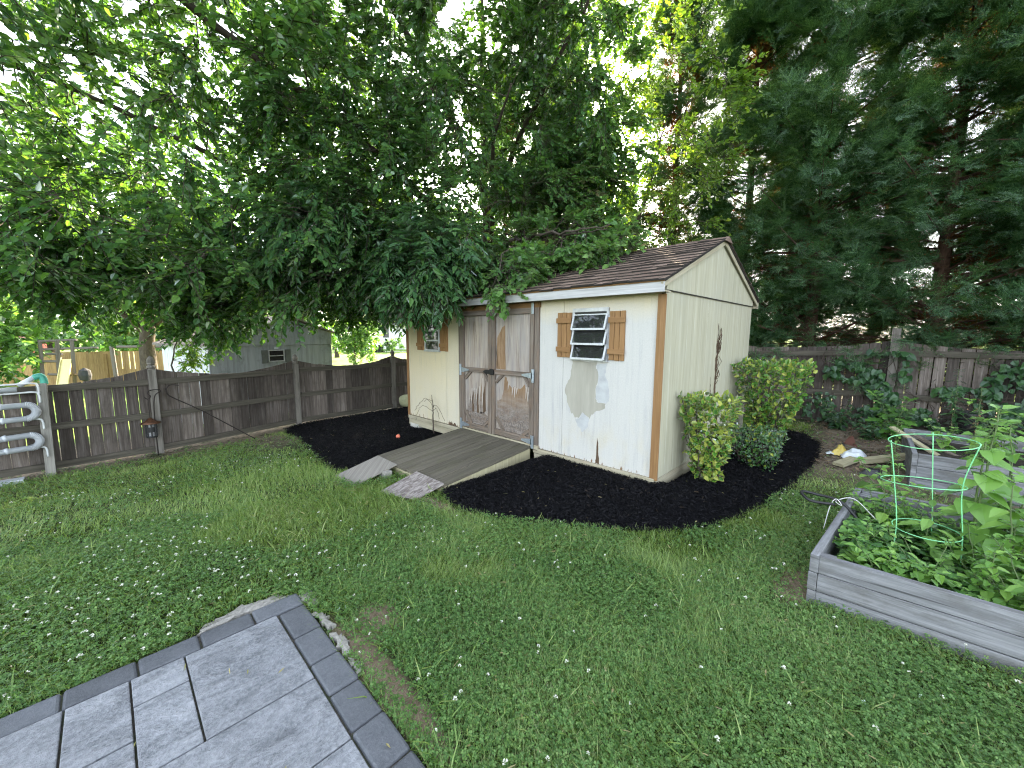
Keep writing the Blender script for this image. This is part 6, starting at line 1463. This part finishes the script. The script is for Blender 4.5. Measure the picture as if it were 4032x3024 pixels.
OBST = [MULCH_R, MULCH_L, PATIO, BED1, [(6.5, 2.1), (9.7, 2.2), (9.7, 3.8), (6.45, 3.8)], [(1.6, -1.44), (3.04, -1.44), (3.04, .3), (1.6, .3)], [(1.63, -2.0), (2.11, -2.0), (2.11, -1.46), (1.63, -1.46)], [(2.5, -1.9), (2.98, -1.84), (3.02, -1.44), (2.5, -1.44)],
        [(3.73, -3.65), (3.8, -3.65), (3.8, -3.1), (3.62, -3.38)], [(4.05, -3.1), (4.5, -3.1), (4.45, -3.03), (4.1, -3.03)]]
def lawn_pts(n, dmin, dmax):
    # in front of and to both sides of where the yard is seen from
    r = np.sqrt(rng.uniform(dmin ** 2, dmax ** 2, n)); a = rng.uniform(R_(-112), R_(25), n)
    x = CAM[0] + np.sin(a) * r; y = CAM[1] + np.cos(a) * r
    k = (x > -1.62 - .16 * (y > -3.4)) & (y < 4.6) & (x < 9)
    k &= ~((x < -1.6 - (y + 3.37) * .273) & (y > -3.4))
    for p in OBST: k &= ~inpoly(x, y, p)
    return x[k], y[k]
def wear(x, y):
    """0 lush .. 1 bare"""
    w = sst(1.3, 2.4, y) * sst(5.2, 5.8, x)
    w = np.maximum(w, sst(.45, .0, np.abs(x + 1.5 + .27 * np.maximum(0, y + 3.4))) * .9)
    w = np.maximum(w, np.exp(-(((x + .9) / .9) ** 2 + ((y + 1.95) / .35) ** 2)) * .75)
    w = np.maximum(w, np.exp(-(((x - 4.32) / .16) ** 2 + ((y + 2.85) / .14) ** 2)) * .9)
    w = np.maximum(w, np.exp(-(((x - 6.02) / .12) ** 2 + ((y + .75) / .28) ** 2)) * .85)
    w = np.maximum(w, np.exp(-(((x - 3.3) / .35) ** 2 + ((y + 1.66) / .10) ** 2)) * .8)
    w = np.maximum(w, np.exp(-(((x - 4.7) / .6) ** 2 + ((y + 3.0) / .09) ** 2)) * .85)
    return w
def clov(x, y):
    c = vnoise(x, y, 1.3, 31) * .55 + vnoise(x, y, 3.3, 32) * .45
    near = sst(4.3, 2.2, np.hypot(x - 6.4, y + 3.8)) * .30
    mid = np.exp(-(((x - 1.8) / 1.6) ** 2 + ((y + 2.6) / .9) ** 2)) * -.35
    left = sst(3.9, 3.0, x) * sst(-3.2, -3.9, y) * .25
    return np.clip((c + near + mid + left - .42) / .16, 0, 1)
bl = np.array([(-.5, 0, 0), (.5, 0, 0), (.42, .5, .10), (-.42, .5, .10), (.07, 1, .42), (-.07, 1, .42)], float); bf_ = np.array([(0, 1, 2, 3), (3, 2, 4, 5)])
gr = []
for n, d0, d1, hl, wd in ((170000, .9, 2.6, (.032, .078), .0030), (250000, 2.6, 4.6, (.03, .075), .0037), (230000, 4.6, 8.5, (.032, .08), .0052)):
    x, y = lawn_pts(n, d0, d1); w = wear(x, y); k = rng.random(len(x)) > w * .93 + clov(x, y) * .42; x, y, w = x[k], y[k], w[k]; n = len(x)
    a = rng.uniform(0, 6.28, n) + 0; lean = np.abs(rng.normal(size=n)) * .45 + .12
    comb = vnoise(x, y, 1.1, 41) * 6.28; a = np.where(rng.random(n) < .55, comb + rng.normal(size=n) * .6, a)
    d = nrmz(np.stack([np.cos(a) * lean, np.sin(a) * lean, np.ones(n)], 1)); nn = np.stack([-np.cos(a), -np.sin(a), np.full(n, .2)], 1)
    X, Y, Z = frames(d, nn)
    h = rng.uniform(*hl, n) * (.65 + .7 * vnoise(x, y, 2.2, 8)) * (1 - .45 * w)
    gr.append(inst(bl, bf_, np.stack([x, y, zg(x, y) - .005], 1), X, Y, -Z, np.stack([np.full(n, 1.0) * wd * rng.uniform(.7, 1.3, n), h, h], 1)))
# coarser pale blades standing out of the turf
x, y = lawn_pts(16000, .9, 6.5); k = rng.random(len(x)) > wear(x, y); x, y = x[k], y[k]; k = vnoise(x, y, 2.6, 52) > .42; x, y = x[k], y[k]; n = len(x)
a = rng.uniform(0, 6.28, n); lean = np.abs(rng.normal(size=n)) * .7 + .35; d = nrmz(np.stack([np.cos(a) * lean, np.sin(a) * lean, np.ones(n)], 1)); X, Y, Z = frames(d, np.stack([-np.cos(a), -np.sin(a), np.full(n, .2)], 1))
h = rng.uniform(.07, .15, n); gr.append(inst(bl, bf_, np.stack([x, y, zg(x, y)], 1), X, Y, -Z, np.stack([rng.uniform(.005, .009, n), h, h], 1)))
V, F = joinVF(gr)
tag(npobj("grass", V, F, M_GRASS), "green mown lawn grass round the mulch and patio", "grass", kind="stuff")
# clover
ct = []; cf = []
for k in range(3):
    th = k * 2 * math.pi / 3
    for i, (r, s) in enumerate(((.05, 0), (.55, -.46), (1.0, -.22), (1.0, .22), (.55, .46))): pass
    u = np.array((math.cos(th), math.sin(th))); s_ = np.array((-u[1], u[0])); o = len(ct)
    for r, s, z in ((.04, 0, 0), (.50, -.46, .10), (.95, -.30, .06), (.88, 0, .02), (.95, .30, .06), (.50, .46, .10)): ct.append((*(u * r + s_ * s), z))
    cf += [(o, o + 1, o + 2, o + 3), (o, o + 3, o + 4, o + 5)]
ct = np.array(ct); cf = np.array(cf); cl_ = []
for n, d0, d1, sz in ((95000, .9, 2.8, .0090), (100000, 2.8, 5.0, .0105), (38000, 5.0, 8.0, .014)):
    x, y = lawn_pts(n, d0, d1); k = (rng.random(len(x)) < clov(x, y) * .92 + .08) & (rng.random(len(x)) > wear(x, y) * .9); x, y = x[k], y[k]; n = len(x)
    nn = nrmz(np.array([0, 0, 1.0]) + rng.normal(size=(n, 3)) * .38); d = rng.normal(size=(n, 3)); X, Y, Z = frames(d - nn * (d * nn).sum(1, keepdims=True), nn)
    cl_.append(inst(ct, cf, np.stack([x, y, zg(x, y) + rng.uniform(.012, .058, n)], 1), X, Y, Z, sz * rng.uniform(.6, 1.5, n)))
V, F = joinVF(cl_)
tag(npobj("clover", V, F, M_CLOV), "dark three leaved clover growing through the lawn", "clover", kind="stuff")
# blossoms: small balls of florets on stalks
fv = []; ff = []
g2 = np.random.default_rng(4)
for k in range(26):
    u = g2.normal(size=3); u /= np.linalg.norm(u); u[2] = abs(u[2]) * 1.1 - .25
    a = np.cross(u, (.3, .5, .8)); a /= np.linalg.norm(a); b = np.cross(u, a); o = len(fv)
    fv += [tuple(u * .45 + a * .16), tuple(u * .45 + b * .16), tuple(u * 1.0 - a * .14), tuple(u * 1.0 - b * .14)]; ff.append((o, o + 1, o + 2, o + 3))
fv = np.array(fv); ff = np.array(ff)
x, y = lawn_pts(30000, 1.0, 7.5); dd = np.hypot(x - CAM[0], y - CAM[1])
dens = (.035 + .10 * np.exp(-(((x - 3.4) / .8) ** 2 + ((y + 3.6) / .6) ** 2)) + .05 * np.exp(-(((x - 2.6) / 1.2) ** 2 + ((y + 3.3) / .8) ** 2))) * (.3 + clov(x, y)) * (dd < 6.5)
k = rng.random(len(x)) < dens * .85; x, y = x[k], y[k]; n = len(x); z = zg(x, y) + rng.uniform(.055, .095, n)
P = np.stack([x, y, z], 1); nn = nrmz(np.array([0, 0, 1.0]) + rng.normal(size=(n, 3)) * .3); X, Y, Z = frames(np.cross(nn, rng.normal(size=(n, 3))), nn)
fl = inst(fv, ff, P, X, Y, Z, rng.uniform(.007, .0125, n)); st = segs(P - np.array([0, 0, .09]), P, np.full(n, .0012), np.full(n, .001))
V, F = joinVF([fl, st]); tag(npobj("clover_blossoms", V, F, [M_FLOW, M_STEM], None, np.concatenate([np.zeros(len(fl[1]), int), np.ones(len(st[1]), int)])), "white clover blossoms dotted over the lawn", "blossoms", kind="stuff")
# fallen leaves and dry clippings
x, y = lawn_pts(1300, 1.2, 6.5); n = len(x); a = rng.uniform(0, 6.28, n); X, Y, Z = frames(np.stack([np.cos(a), np.sin(a), rng.normal(size=n) * .15], 1), np.array([0, 0, 1.0]) + rng.normal(size=(n, 3)) * .25)
ex = np.concatenate([scat(MULCH_R, 9), scat(MULCH_L, 6)]); ex = ex[~((ex[:, 0] > 0) & (ex[:, 0] < 4.75) & (ex[:, 1] > -.05))]; pp = rng.uniform((3.8, -4.4), (5.6, -3.12), (16, 2))
mz = np.where(inpoly(ex[:, 0], ex[:, 1], MULCH_R), mulch_z(ex[:, 0], ex[:, 1], MULCH_R), mulch_z(ex[:, 0], ex[:, 1], MULCH_L)) + .03
x = np.concatenate([x, ex[:, 0], pp[:, 0]]); y = np.concatenate([y, ex[:, 1], pp[:, 1]]); zl = np.concatenate([zg(x[:n], y[:n]) + .05, mz, np.full(16, PZ + .012)]); n = len(x)
a = rng.uniform(0, 6.28, n); X, Y, Z = frames(np.stack([np.cos(a), np.sin(a), rng.normal(size=n) * .08], 1), np.array([0, 0, 1.0]) + rng.normal(size=(n, 3)) * .2)
tv, tf = leaf_tpl(.3); V, F = inst(tv, tf, np.stack([x, y, zl], 1), X, Y, Z, np.stack([rng.uniform(.008, .03, n), rng.uniform(.02, .06, n), np.full(n, .02)], 1))
tag(npobj("lawn_litter", V, F, m_leaf("dry_clipping", [(0, (.12, .16, .05)), (.5, (.26, .22, .10)), (1, (.38, .33, .2))], .3, .05, .5)), "dry clippings and small fallen leaves on the lawn, mulch and patio", "leaf litter", kind="stuff")
